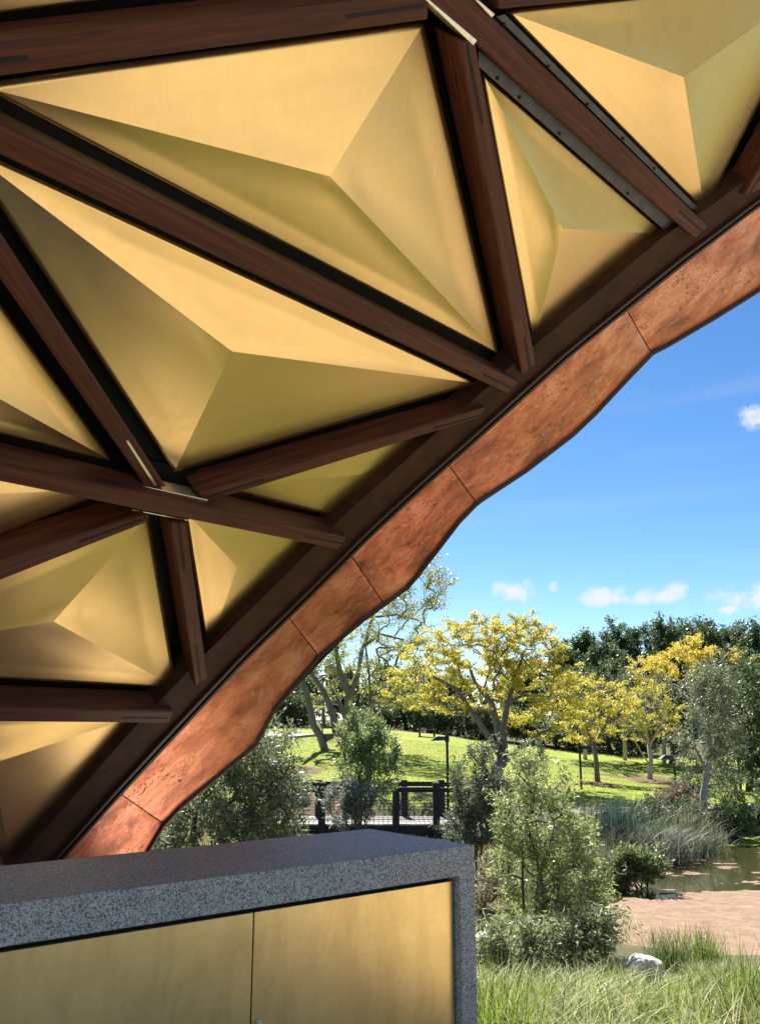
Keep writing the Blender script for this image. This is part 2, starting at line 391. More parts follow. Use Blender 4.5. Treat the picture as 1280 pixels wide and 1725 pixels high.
# floating weed: small flat tiles kept where a drifting-mat pattern is dense
def vnoise(X, Y, seed, sc):
    rng = np.random.RandomState(seed); g = rng.rand(64, 64)
    x, y = X * sc, Y * sc; xi, yi = np.floor(x).astype(int), np.floor(y).astype(int); fx, fy = x - xi, y - yi
    fx = fx * fx * (3 - 2 * fx); fy = fy * fy * (3 - 2 * fy)
    q = lambda a, b: g[(b % 64), (a % 64)]
    return (q(xi, yi) * (1 - fx) + q(xi + 1, yi) * fx) * (1 - fy) + (q(xi, yi + 1) * (1 - fx) + q(xi + 1, yi + 1) * fx) * fy
def fbm(X, Y, seed, sc): return (vnoise(X, Y, seed, sc) + .5 * vnoise(X, Y, seed + 1, sc * 2.1) + .25 * vnoise(X, Y, seed + 2, sc * 4.3) + .125 * vnoise(X, Y, seed + 3, sc * 9)) / 1.875
def weed(name, x0, x1, y0, y1, s, keep, mat, label, dz):
    X, Y = np.meshgrid(np.arange(x0, x1, s), np.arange(y0, y1, s)); k = keep(X, Y) & (poly_sd(X, Y, POND) < .35)
    x, y = X[k], Y[k]; n = len(x); rng = np.random.RandomState(3)
    V = np.zeros((n, 4, 3)); o = np.array([(-1, -1), (1, -1), (1, 1), (-1, 1)]) * s * .56
    V[:, :, 0] = x[:, None] + o[None, :, 0]; V[:, :, 1] = y[:, None] + o[None, :, 1]; V[:, :, 2] = WATER_Z + dz + rng.rand(n, 1) * .003
    o_ = link(name, fast_mesh(name, V.reshape(-1, 3), 4, np.arange(4 * n)), mat); return tag(o_, label, kind='stuff')
def azolla_keep(X, Y):
    # open water lies on the far right; the mat covers the near part and the left shore
    edge = 21.9 + np.clip((X - 7.5), -3, 9) * -.16 + (fbm(X, Y, 5, .5) - .5) * 5.0
    a = Y < edge
    b = (fbm(X, Y, 9, 1.3) > .66) & (Y < 26)
    c = fbm(X * .6, Y * 1.6, 12, 2.2) > .74
    return a | b | c
def m_weed(name, a, b, c):
    t = NT(name); v = t.coord('Object'); n = t.noise(v, 3, 6, .7); n2 = t.noise(v, 30, 3)
    col = t.ramp(n, [(.3, a), (.52, b), (.75, c)]); col = t.mix(t.val(n2, .4, .7, 0, .4), col, a)
    return t.set(Base_Color=col, Roughness=.9, Specular_IOR_Level=.15).bump(n2, .4, .01).m
weed('water_fern', 2.5, 26, 12, 31, .07, azolla_keep, m_weed('pink_weed', (.22, .14, .09), (.30, .20, .132), (.385, .27, .19)), 'pinkish floating water fern covering the near half of the pond', .004)
weed('duckweed', 9, 26, 27.5, 34, .07, lambda X, Y: (Y > 29.3 + (fbm(X, Y, 21, .6) - .5) * 3), m_weed('green_weed', (.20, .26, .03), (.28, .34, .04), (.36, .38, .06)), 'bright green duckweed along the far edge of the pond', .005)

# unseen pavilion floor, widened right and behind the bench to bounce light upwards
fl = [(-9, -12), (15, -12), (15, 10.5), (7.0, 10.5), (3.4, 4.3), (0.35, 4.3), (0.7, 8.2), (-1, 9.5), (-9, 9.5)]
tag(MB().hexa([(x, y, -.7) for x, y in fl], [(x, y, 0) for x, y in fl]).build('bounce_floor', PAVING), kind='structure')

# ------------------------------------------------------------------ canopy
NRM = Vector((.554, -.385, -.738)).normalized()        # towards the room
P0_ = at(100, 1450, 7.5) - Vector((0, 0, EYE)); CD = NRM.dot(P0_)
def sf(px, py, off=0.0):
    """canopy point behind a photo pixel; off = metres beyond the beams' lower faces"""
    d = ray(px, py); t = (CD - off) / NRM.dot(d)
    t *= 1 - .035 * max(0.0, (600 - px) / 600) ** 2 - .05 * min(1.6, max(0.0, (py - 1050) / 400) ** 2)          # the shell curls down towards its foot
    return Vector((0, 0, EYE)) + d * t
roof = empty('pavilion_canopy', sf(100, 1450) * 1.0, 'timber lattice canopy with folded brass panels and a copper edge arching overhead', 'canopy')
roof.location = (-3, 7.5, 0)
PAN = .15                                               # panel edges lie this far above the beam faces
UP = -NRM

def frame(a, b):
    x = (b - a).normalized(); z = NRM; y = z.cross(x).normalized(); z = x.cross(y)
    return Matrix((x, y, z)).transposed().to_4x4()
def local_build(mb, name, mat, parent, M, smooth=False):
    inv = M.inverted(); mb.v = [tuple(inv @ Vector(p)) for p in mb.v]
    o = mb.build(name, mat, None, smooth)
    o.parent = parent
    if parent is roof: o.matrix_parent_inverse = Matrix.Translation(roof.location).inverted(); o.matrix_basis = M
    else: o.matrix_parent_inverse = (Matrix.Translation(roof.location) @ Matrix.Translation(roof.location).inverted() @ parent.matrix_basis).inverted(); o.matrix_basis = M
    return o

def on_plane(M, px, py):
    """where the line of sight meets a beam's lower face"""
    o = Vector((0, 0, EYE)); d = ray(px, py); z = M.to_3x3().col[2]
    return o + d * ((M.translation - o).dot(z) / d.dot(z))
def beam(u0, u1, l0, l1, slots=(), ends=(0, 0), depth=.20, label=None, flange=True, lift=0.0):
    """u: upper/left edge, l: lower/right edge of the face, as photo pixels"""
    a0, a1, b0, b1 = sf(*u0, lift), sf(*u1, lift), sf(*l0, lift), sf(*l1, lift)
    ma, mb_ = (a0 + b0) / 2, (a1 + b1) / 2
    M = Matrix.Translation((ma + mb_) / 2) @ frame(ma, mb_)
    lo = [a0, a1, b1, b0]; hi = [p + UP * (depth - lift) for p in lo]
    o = local_build(MB().hexa(lo, hi), 'timber_beam', TIMBER, roof, M); bevel(o, .014, 3)
    if label: o['label'] = label
    if flange:
        w = ((a0 - b0).length + (a1 - b1).length) / 4; inv = M.inverted()
        L = (mb_ - ma).length / 2; w2 = w + .075
        f = MB(); f.box((-L, -w2, -(PAN + .115)), (L, w2, -(PAN + .095)))
        f.v = [tuple(M @ Vector(p)) for p in f.v]
        local_build(f, 'steel_flange', SHADED_STEEL, o, M)
    for (s0, s1) in slots:                                # black strip that stands in for the shaded slot round the steel fin
        p, q = on_plane(M, *s0), on_plane(M, *s1); d = (q - p).normalized(); sd = d.cross(NRM).normalized() * .008
        g = [p - sd, q - sd, q + sd, p + sd]
        local_build(MB().hexa([x + NRM * .0025 for x in g], [x + UP * .05 for x in g]), 'slot_fin', SLOT, o, M)
    return o
T1 = beam((-260, 105), (722, -16), (-260, 165), (722, 34), [((-30, 104), (48, 97)), ((583, 28), (714, 10))])
T2 = beam((626, -170), (1192, 381), (520, -175), (1170, 402), [((1143, 355), (1186, 393))], label='beam with grey steel plates along both sides')
T3 = beam((770, 66), (880, 632), (801, 70), (903, 612), [((786, 75), (812, 208)), ((883, 568), (893, 622))])
T4 = beam((838, -22), (1420, -75), (838, 17), (1420, -38), [((850, -2), (930, -10))])
Mb = beam((-260, 76), (874, 643), (-260, 138), (855, 664), [((814, 631), (866, 656))])
Q = beam((-150, 161), (282, 822), (-178, 210), (244, 819), [], label='beam with a bright steel fin let into its end')
N = beam((332, 832), (819, 686), (352, 846), (806, 705), [((345, 839), (445, 807)), ((732, 721), (808, 700))])
Pb = beam((-260, 727), (585, 905), (-260, 760), (570, 926), [((514, 904), (576, 916))])
Rb = beam((-260, 1025), (245, 866), (-260, 1082), (251, 880), [((134, 913), (246, 873))])
S = beam((287, 880), (330, 1157), (315, 880), (351, 1142), [((302, 882), (311, 960)), ((331, 1087), (338, 1150))])
U = beam((-260, 1190), (293, 1198), (-260, 1215), (286, 1219), [((207, 1209), (283, 1210))])
Vb = beam((1252, 331), (1400, 72), (1289, 316), (1435, 80), [((1262, 326), (1300, 262))])
X1 = beam((-420, 1172), (12, 1462), (-445, 1195), (-10, 1480))
X3 = beam((700, -10), (640, -300), (740, -20), (690, -310))
# bright fin in Q, bright cleats at the two hubs
def strip(name, pts, mat, off, th, parent=roof):
    g = [sf(*p, off) for p in pts]
    mb = MB().hexa(g, [x + UP * th for x in g]); M = Matrix.Translation(sum(g, Vector()) / len(g)) @ frame(g[0], g[1])
    return local_build(mb, name, mat, parent, M)
g = [on_plane(Q.matrix_basis, *p) + NRM * .005 for p in [(212, 742), (216, 741), (265, 817), (260, 818)]]
local_build(MB().hexa(g, [x + UP * .03 for x in g]), 'slot_fin', BRIGHT_STEEL, Q, Q.matrix_basis.copy())
bevel(strip('steel_cleat', [(240, 824), (242, 819), (351, 842), (349, 847)], BRIGHT_STEEL, -.012, .10), .003)
strip('steel_cleat', [(224, 860), (225, 858.5), (318, 876), (317, 877.5)], BRIGHT_STEEL, .03, .05)
bevel(strip('steel_cleat', [(712, -4), (719, -4), (804, 68), (797, 77)], BRIGHT_STEEL, -.012, .10), .003)
bevel(strip('steel_cleat', [(800, 0), (806, 0), (834, 24), (828, 30)], BRIGHT_STEEL, -.012, .10), .003)
# flange steel along beam T2 in a lighter, lit copy, with screws
LIT_PLATE = m_simple('lit_plate', (.085, .088, .095), .45, .5, .25, 12)
def screws(plate, pts, off):
    for p in pts:
        c = sf(*p, off - .003); M = Matrix.Translation(c) @ frame(c, c + NRM.cross(Vector((0, 0, 1))))
        b = MB(); b.tube([c + UP * .01, c + NRM * .004], .010, 8)
        local_build(b, 'screw', SLOT, plate, M)
pl = strip('steel_plate', [(836, 28), (850, 24), (1178, 353), (1164, 352)], LIT_PLATE, .10, .012); screws(pl, [(849, 41), (923, 112), (989, 176), (1049, 233), (1102, 284)], .10)
pl = strip('steel_plate', [(806, 80), (806, 112), (1128, 396), (1150, 386)], LIT_PLATE, .10, .012); screws(pl, [(838, 132), (875, 164), (942, 225), (1057, 326)], .10)

def panel(c, apex, H=-.078, bow=-.008, n=26, label=None):
    """one folded sheet: three facets that meet in a raised point"""
    c = [sf(*p, PAN) for p in c]; o_ = Vector((0, 0, EYE)); pn = (c[1] - c[0]).cross(c[2] - c[0]).normalized()
    if pn.dot(NRM) < 0: pn = -pn
    d_ = ray(*apex); ap = o_ + d_ * ((c[0] - pn * H - o_).dot(pn) / d_.dot(pn))       # H: how far the point is set back from the corners
    cen = sum(c, Vector()) / 3
    V, Fc, lip = [], [], []
    for k in range(3):
        a, b = c[k], c[(k + 1) % 3]; base = len(V); m = {}
        fn = (b - a).cross(ap - a).normalized()
        if fn.dot(NRM) < 0: fn = -fn
        size = (b - a).length
        for i in range(n + 1):                            # i: edge -> apex
            s = i / n
            for j in range(n + 1 - i):
                w = n - i; u = j / w if w else .5
                p = (a * (1 - u) + b * u) * (1 - s) + ap * s
                wl = (1 - s) * size                       # the sheet rolls gently into each fold
                d = min(u, 1 - u) * wl
                r = .45
                roll = (1 - max(0, 1 - d / r) ** 2) * bow * min(1, wl / .5) * min(1, (s + .02) * 4)
                q_ = p - cen; can = math.sin(q_.x * 3.1 + k * 2.1 + c[0].x) * math.sin(q_.z * 2.7 + q_.y * 1.9 + k) * .003 * (1 - abs(2 * u - 1)) * s * (1 - s) * 4
                p = p + fn * (roll + can)
                m[(i, j)] = len(V); V.append(p)
        for i in range(n):
            for j in range(n - i):
                Fc.append((m[(i, j)], m[(i, j + 1)], m[(i + 1, j)]))
                if j < n - i - 1: Fc.append((m[(i, j + 1)], m[(i + 1, j + 1)], m[(i + 1, j)]))
        e = [m[(0, j)] for j in range(n + 1)]; e2 = []
        for q in e: e2.append(len(V)); V.append(V[q] + UP * .05)
        Fc += [(e[j + 1], e[j], e2[j], e2[j + 1]) for j in range(n)]
    M = Matrix.Translation(cen) @ frame(c[0], c[1])
    return local_build(MB().add(V, Fc), 'brass_panel', BRASS, roof, M, True)
panels = [
    ([(-33, 145), (713, 41), (840, 598)], (556, 297)), ([(-69, 241), (803, 646), (294, 795)], (391, 592)), ([(-120, 343), (192, 778), (-420, 625)], (-130, 600)),
    ([(200, 822), (-250, 1000), (-350, 700)], (-130, 838)), ([(812, 122), (1122, 394), (899, 583)], (947, 385)), ([(853, 20), (1186, 356), (1383, -35)], (1151, 130)),
    ([(-370, 1122), (251, 868), (298, 1159)], (91, 1047)), ([(250, 1200), (21, 1453), (-410, 1207)], (-14, 1287)), ([(-200, 48), (640, -62), (190, -330)], (200, -120)),
    ([(770, -40), (1400, -90), (960, -320)], (1040, -150))]
for c, a in panels: panel(c, a)
panel([(355, 819), (748, 718), (574, 873)], (610, 800), -.008, -.003, 14); panel([(313, 862), (543, 905), (351, 1097)], (400, 955), -.008, -.003, 14)

# edge beam, its trims and the copper reveal
inner = [(-60, 1556), (-10, 1497), (25, 1456), (230, 1222), (351, 1097), (525, 925), (574, 873), (720, 742), (899, 583), (1122, 394), (1190, 352), (1300, 268), (1420, 190)]
outer = [(20, 1556), (70, 1492), (112, 1444), (206, 1339), (261, 1280), (420, 1109), (511, 1020), (629, 902), (700, 836), (852, 700), (960, 602), (1160, 440), (1280, 348), (1420, 250)]
def resample(pts, n):
    P = np.array(pts, float); s = np.concatenate([[0], np.cumsum(np.hypot(*np.diff(P, axis=0).T))]); t = np.linspace(0, s[-1], n)
    return np.stack([np.interp(t, s, P[:, 0]), np.interp(t, s, P[:, 1])], 1)
def ribbon(name, ptsA, offA, ptsB, offB, th, mat, n=60, parent=roof, smooth=True):
    A_, B_ = resample(ptsA, n), resample(ptsB, n); mb = MB(); V = []
    for a, b in zip(A_, B_): 
        p, q = sf(*a, offA), sf(*b, offB); V += [p, q, q + UP * th, p + UP * th]
    Fc = []
    for i in range(n - 1):
        for k in range(4): Fc.append((i * 4 + k, i * 4 + (k + 1) % 4, (i + 1) * 4 + (k + 1) % 4, (i + 1) * 4 + k))
    Fc += [(3, 2, 1, 0), tuple((n - 1) * 4 + k for k in range(4))]
    mb.add(V, Fc); M = Matrix.Translation(V[len(V) // 2]) @ frame(V[0], V[-4])
    return local_build(mb, name, mat, parent, M, False)
def lerp_line(A_, B_, f, n=60): a, b = resample(A_, n), resample(B_, n); return list(map(tuple, a * (1 - f) + b * f))
eb = ribbon('edge_beam', inner, .05, lerp_line(inner, outer, .80), .05, .16, EDGE_STEEL)
t1 = ribbon('edge_trim', lerp_line(inner, outer, .80), .02, lerp_line(inner, outer, .87), .02, .12, RIM_STEEL)
t2 = ribbon('edge_trim', lerp_line(inner, outer, .87), .055, lerp_line(inner, outer, .94), .055, .10, RIM_STEEL)
t3 = ribbon('edge_trim', lerp_line(inner, outer, .94), .03, lerp_line(inner, outer, 1.0), .03, .12, RIM_STEEL)
def bolts(par, pts, off):
    for p in pts:
        c = sf(*p, off); M = Matrix.Translation(c) @ frame(c, c + NRM.cross(Vector((0, 0, 1)))); b = MB(); b.tube([c + UP * .008, c + NRM * .004], .007, 8)
        local_build(b, 'bolt', DULL_BOLT, par, M)
bolts(eb, [(313, 1175), (240, 1240), (552, 933), (602, 885), (664, 824), (1065, 478), (1142, 412), (1203, 363), (872, 636), (840, 664), (188, 1300)], .05)
# copper sheets between seams: (inner seam, outer seam), outer silhouette points in between
sil = [(190, 1556), (225, 1484), (250, 1432), (276, 1388), (303, 1359), (432, 1252), (463, 1192), (537, 1104), (610, 1044), (685, 989), (703, 968), (740, 920), (772, 878), (803, 846), (885, 792), (963, 732), (1000, 697), (1050, 643), (1096, 595), (1120, 583), (1200, 536), (1290, 480), (1420, 405)]
seams = [((20, 1556), (190, 1556)), ((206, 1339), (276, 1388)), ((487, 1043), (537, 1104)), ((592, 939), (648, 1017)), ((757, 785), (803, 846)), ((1056, 524), (1096, 595)), ((1420, 250), (1420, 405))]
def sub_line(pts, p, q, n, keep=False):
    P = np.array(pts, float); s = np.concatenate([[0], np.cumsum(np.hypot(*np.diff(P, axis=0).T))])
    D = resample(pts, 600); S_ = np.linspace(0, s[-1], 600)
    a = S_[np.argmin(np.hypot(*(D - p).T))]; b = S_[np.argmin(np.hypot(*(D - q).T))]
    ks = sorted(set(list(np.linspace(a, b, n)) + [x for x in s if a < x < b]))
    if not keep: ks = np.linspace(a, b, n)
    return np.stack([np.interp(ks, s, P[:, 0]), np.interp(ks, s, P[:, 1])], 1)
COP_OUT = .20
for (a0, b0), (a1, b1) in zip(seams[:-1], seams[1:]):
    B_ = sub_line(sil, np.array(b0), np.array(b1), 22, True); n = len(B_); A_ = sub_line(outer, np.array(a0), np.array(a1), n)
    V, Fc = [], []; m = 5
    for i in range(n):
        p, q = sf(*A_[i], .045), sf(*B_[i], COP_OUT); sh = 0.0
        if i == 0 or i == n - 1: sh = .004
        e = (sf(*A_[min(i + 1, n - 1)], .045) - sf(*A_[max(i - 1, 0)], .045)).normalized() * (sh if i == 0 else -sh)
        for j in range(m): V.append(p.lerp(q, j / (m - 1)) + e + UP * (.005 if sh else 0))
    for i in range(n - 1):
        for j in range(m - 1): Fc.append((i * m + j, i * m + j + 1, (i + 1) * m + j + 1, (i + 1) * m + j))
    M = Matrix.Translation(V[len(V) // 2]) @ frame(V[0], V[-m])
    local_build(MB().add(V, Fc), 'copper_sheet', COPPER, roof, M, True)
# outer dark rim, a folded bar that follows the kinked edge
mb = MB(); S2 = sub_line(sil, np.array(sil[0]), np.array(sil[-1]), 70, True); nr_ = len(S2); ins_line = resample(outer, nr_); V = []
for i, b in enumerate(S2):
    q = sf(*b, COP_OUT); t = (sf(*S2[min(i + 1, nr_ - 1)], COP_OUT) - sf(*S2[max(i - 1, 0)], COP_OUT)).normalized(); w = t.cross(NRM).normalized()
    ins = sf(*ins_line[i], COP_OUT) - q
    if w.dot(ins) < 0: w = -w
    V += [q + NRM * .03, q + NRM * .03 + w * .022, q + w * .045 + UP * .0, q + UP * .28 + w * .03, q + UP * .28]
Fc = []
for i in range(nr_ - 1):
    for k in range(5): Fc.append((i * 5 + k, i * 5 + (k + 1) % 5, (i + 1) * 5 + (k + 1) % 5, (i + 1) * 5 + k))
Mr = Matrix.Translation(V[200]) @ frame(V[0], V[-5])
local_build(mb.add(V, Fc), 'edge_rim', RIM_STEEL, roof, Mr)
# black roof skin added to block light, cut back so the floor gets sun
out = [tuple(x) for x in S2[::6]] + [(1420, 405)]
deck = [sf(*p, .47) for p in out] + [sf(*p, .47) for p in [(1460, 60), (1460, -220), (700, -320), (-300, -240), (-430, 500), (-430, 1300), (-260, 1580)]]
c_ = sum(deck, Vector()) / len(deck); M = Matrix.Translation(c_) @ frame(deck[0], deck[5])
local_build(MB().hexa(deck, [p + UP * .05 for p in deck]), 'light_block_skin', SHADED_STEEL, roof, M)

# ------------------------------------------------------------------ granite bench
TOP = 1.02
fr, fl_, br = on_z(798, 1423, TOP), on_z(0, 1524, TOP), on_z(602, 1398, TOP)
ux = (fl_ - fr); ux.z = 0; ux.normalize()                        # along the front, leftwards
uy = Vector((0, 0, 1)).cross(ux); uy = uy if uy.dot(br - fr) > 0 else -uy   # towards the back
DEP = (br - fr).dot(uy)
MBn = Matrix((ux, uy, Vector((0, 0, 1)))).transposed().to_4x4(); MBn.translation = Vector((fr.x, fr.y, 0))
bench = empty('barbecue_bench', (fr.x, fr.y, 0), 'speckled grey granite bench with two brass cupboard doors in its front', 'bench')
bench.matrix_basis = MBn
def bl(px, py, depth=0.0):
    """bench-local (along, height) of a photo pixel on the plane `depth` behind the front"""
    o = Vector((0, 0, EYE)); d = ray(px, py); p0 = MBn.translation + uy * depth; t = (p0 - o).dot(uy) / d.dot(uy); q = MBn.inverted() @ (o + d * t); return q.x, q.z
ox, _ = bl(774, 1480); _, oz = bl(774, 1472); _, oz2 = bl(0, 1603)
oz = (oz + oz2) / 2
LEN = 3.4
def bpart(mb, name, mat, par=bench):
    o = mb.build(name, mat); o.parent = par; return o
IN = .035
mb = MB()                                                        # granite shell: top slab with the end cheek mitred into it, one profile extruded
prof = [(0, 0), (0, TOP), (LEN, TOP), (LEN, 0), (LEN - .1, 0), (LEN - .1, oz), (ox, oz), (ox, 0)]
n = len(prof)
V = [(x, 0, z) for x, z in prof] + [(x, DEP, z) for x, z in prof]
mb.add(V, [(0, 1, 6, 7), (1, 2, 5, 6), (2, 3, 4, 5), (n + 0, n + 7, n + 6, n + 1), (n + 1, n + 6, n + 5, n + 2), (n + 2, n + 5, n + 4, n + 3)] + [(i, i + n, (i + 1) % n + n, (i + 1) % n) for i in range(n)])
o = bpart(mb, 'granite_shell', GRANITE); bevel(o, .004, 2)
bpart(MB().box((ox + .002, IN + .04, .0), (LEN - .102, DEP - .03, oz - .002)), 'carcass', SLOT)
sx, _ = bl(426, 1600, IN)
gapx, gapz = .012, .022
d1 = (ox + gapx, sx - .003); d2 = (sx + .003, sx + .003 + (sx - ox))
for x0, x1 in (d1, d2):
    d = bpart(MB().box((x0, IN, .06), (x1, IN + .03, oz - gapz)), 'door', BRASS_DOOR); bevel(d, .002, 2)
    if x0 == d1[0]:
        lx, lz = bl(433, 1716, IN)
        l = MB().box((lx - .012, IN - .016, lz - .06), (lx + .008, IN - .001, lz)); o = bpart(l, 'latch', BRIGHT_STEEL, d); bevel(o, .003, 2)

# ------------------------------------------------------------------ plants
def unit(v): return v / (np.linalg.norm(v, axis=-1, keepdims=True) + 1e-9)
def pal(rng, n, cols, jit=.18, pick=None):
    cols = np.array(cols, float); c = cols[rng.randint(0, len(cols), n) if pick is None else pick]; f = rng.rand(n, 1); c2 = cols[rng.randint(0, len(cols), n)]
    return np.clip((c * (1 - f * .5) + c2 * f * .5) * (1 + jit * rng.randn(n, 1)), .005, .9)
def leaves(rng, P, axis, L, W, cols, up=.4):
    """one folded leaf blade (two triangles) per point"""
    n = len(P); L = (L * rng.uniform(.6, 1.25, n))[:, None]; W = (W * rng.uniform(.7, 1.2, n))[:, None]
    ax = unit(axis); nr = unit(rng.randn(n, 3) + np.array([0, 0, up * 2])); sd = unit(np.cross(ax, nr)); nr = np.cross(sd, ax)
    V = np.stack([P, P + ax * L * .45 + sd * W * .5 + nr * W * .12, P + ax * L - nr * L * .08, P + ax * L * .45 - sd * W * .5 + nr * W * .12], 1)
    return V.reshape(-1, 3), np.repeat(pal(rng, n, cols), 4, 0)
def leaf_obj(name, parts, mat, parent):
    V = np.concatenate([p[0] for p in parts]); T = np.concatenate([p[1] for p in parts])
    me = fast_mesh(name, V, 4, np.arange(len(V)), T); return link(name, me, mat, parent)
def sample_lobes(rng, lobes, n, shell=.55):
    """points in a union of ellipsoids (cx,cy,cz,rx,ry,rz), biased to the outside"""
    vol = np.array([l[3] * l[4] * l[5] for l in lobes]) ** .8; k = rng.choice(len(lobes), n, p=vol / vol.sum()); L = np.array(lobes)[k]
    r = rng.rand(n) ** (1 / 3.0); r = r * (1 - shell) + shell * (rng.rand(n) ** .25) * np.ones(n) * 1.0 if shell else r
    return L[:, :3] + unit(rng.randn(n, 3)) * r[:, None] * L[:, 3:]
def branch(limbs, centers, tip=.012, power=2.3, sides=5, up=.25, rng=None):
    """limbs: explicit polylines [(x,y,z,r)...]; every cluster centre is joined to the nearest wood"""
    P, rad, par, fixed, mb = [], [], [], [], MB()
    for lb in limbs:
        mb.tube([p[:3] for p in lb], [p[3] for p in lb], 8)
        for a, b in zip(lb[:-1], lb[1:]):
            for t in (0, .33, .66): P.append([a[i] + (b[i] - a[i]) * t for i in range(3)]); par.append(-1)
        P.append(list(lb[-1][:3])); par.append(-1)
    nfix = len(P); P = [np.array(p) for p in P]; base = P[0]
    order = np.argsort(np.linalg.norm(centers - base, axis=1)); paths = []
    arr = np.array(P)
    for k in order:
        c = centers[k]; v = c - arr; d = np.linalg.norm(v, axis=1); cost = d + np.maximum(0, -v[:, 2]) * .9
        i = int(np.argmin(cost)); a = arr[i]; L = d[i]
        m1 = a + (c - a) * .35 + np.array([0, 0, up * L * .3]) + rng.randn(3) * L * .06; m2 = a + (c - a) * .7 + np.array([0, 0, up * L * .25]) + rng.randn(3) * L * .06
        n0 = len(arr); arr = np.vstack([arr, m1, m2, c]); par += [i, n0, n0 + 1]; paths.append((i, n0))
    cnt = np.zeros(len(arr)); cnt[:] = 0
    load = np.zeros(len(arr))
    for i in range(len(arr) - 1, nfix - 1, -1):
        if load[i] == 0: load[i] = tip ** power
        if par[i] >= 0: load[par[i]] += load[i]
    r = load ** (1 / power)
    for i, n0 in paths:
        r0 = min(r[i] if i >= nfix else r[n0] * 1.15, r[n0] * 1.25)
        mb.tube([arr[i], arr[n0], arr[n0 + 1], arr[n0 + 2]], [max(r0, tip), r[n0], r[n0 + 1], max(r[n0 + 2] * .7, tip * .6)], sides, False)
    return mb
def plant(name, loc, limbs, lobes, ncl, per, rc, L, W, cols, bark, leafmat, seed, label, cat, group=None, droop=-.2, flat=1.0, tip=.012, sides=4, shell=.55, up=.25, bare=0.0, parts=('trunk', 'crown'), ragged=.10, rise=.35, tight=.38):
    rng = np.random.RandomState(seed)
    root = empty(name, loc, label, cat, group)
    cen = sample_lobes(rng, lobes, ncl, shell); lsz = np.mean([l[3] for l in lobes])
    cen = cen + rng.randn(ncl, 3) * lsz * ragged; cen[:, 2] = np.maximum(cen[:, 2], .05)
    mb = branch(limbs, cen, tip, 2.3, sides, up, rng)
    t = mb.build(parts[0], bark, None, True); t.parent = root
    keep = cen[rng.rand(ncl) >= bare]; n = len(keep) * per
    c = np.repeat(keep, per, 0); ctr = np.array([0, 0, cen[:, 2].mean() * .6]); nk = len(keep)
    dv = unit(unit(keep - ctr) * 1.0 + rng.randn(nk, 3) * .55 + np.array([0, 0, rise])) * np.array([1, 1, flat])
    tt = rng.uniform(-.6, 2.6, n) * np.repeat(rng.uniform(.5, 1.3, nk), per)
    D = np.repeat(dv, per, 0); off = D * (tt * rc)[:, None] + rng.randn(n, 3) * rc * tight * np.array([1, 1, flat]); P = c + off
    P[:, 2] = np.maximum(P[:, 2], .02)
    ax = D * .7 + unit(rng.randn(n, 3)) * .75 + np.array([0, 0, droop])
    pr = [leaves(rng, P, ax, L, W, cols)]
    f = leaf_obj(parts[1], pr, leafmat, None); f.parent = root
    return root
def px_size(Y): return Y / F * 1.02

GREY_GREEN = [(.17, .20, .11), (.24, .27, .16), (.33, .36, .22), (.11, .14, .07), (.28, .31, .13)]
MID_GREEN = [(.13, .19, .06), (.19, .26, .08), (.27, .34, .12), (.09, .13, .05), (.33, .38, .19)]
DARK_GREEN = [(.065, .10, .04), (.09, .135, .05), (.12, .17, .065), (.15, .20, .08)]
YELLOW = [(.74, .55, .08), (.82, .64, .15), (.68, .54, .07), (.60, .55, .12), (.44, .48, .10), (.34, .42, .09)]
YEL_GREEN = [(.40, .42, .07), (.55, .50, .08), (.30, .36, .07), (.66, .55, .09)]

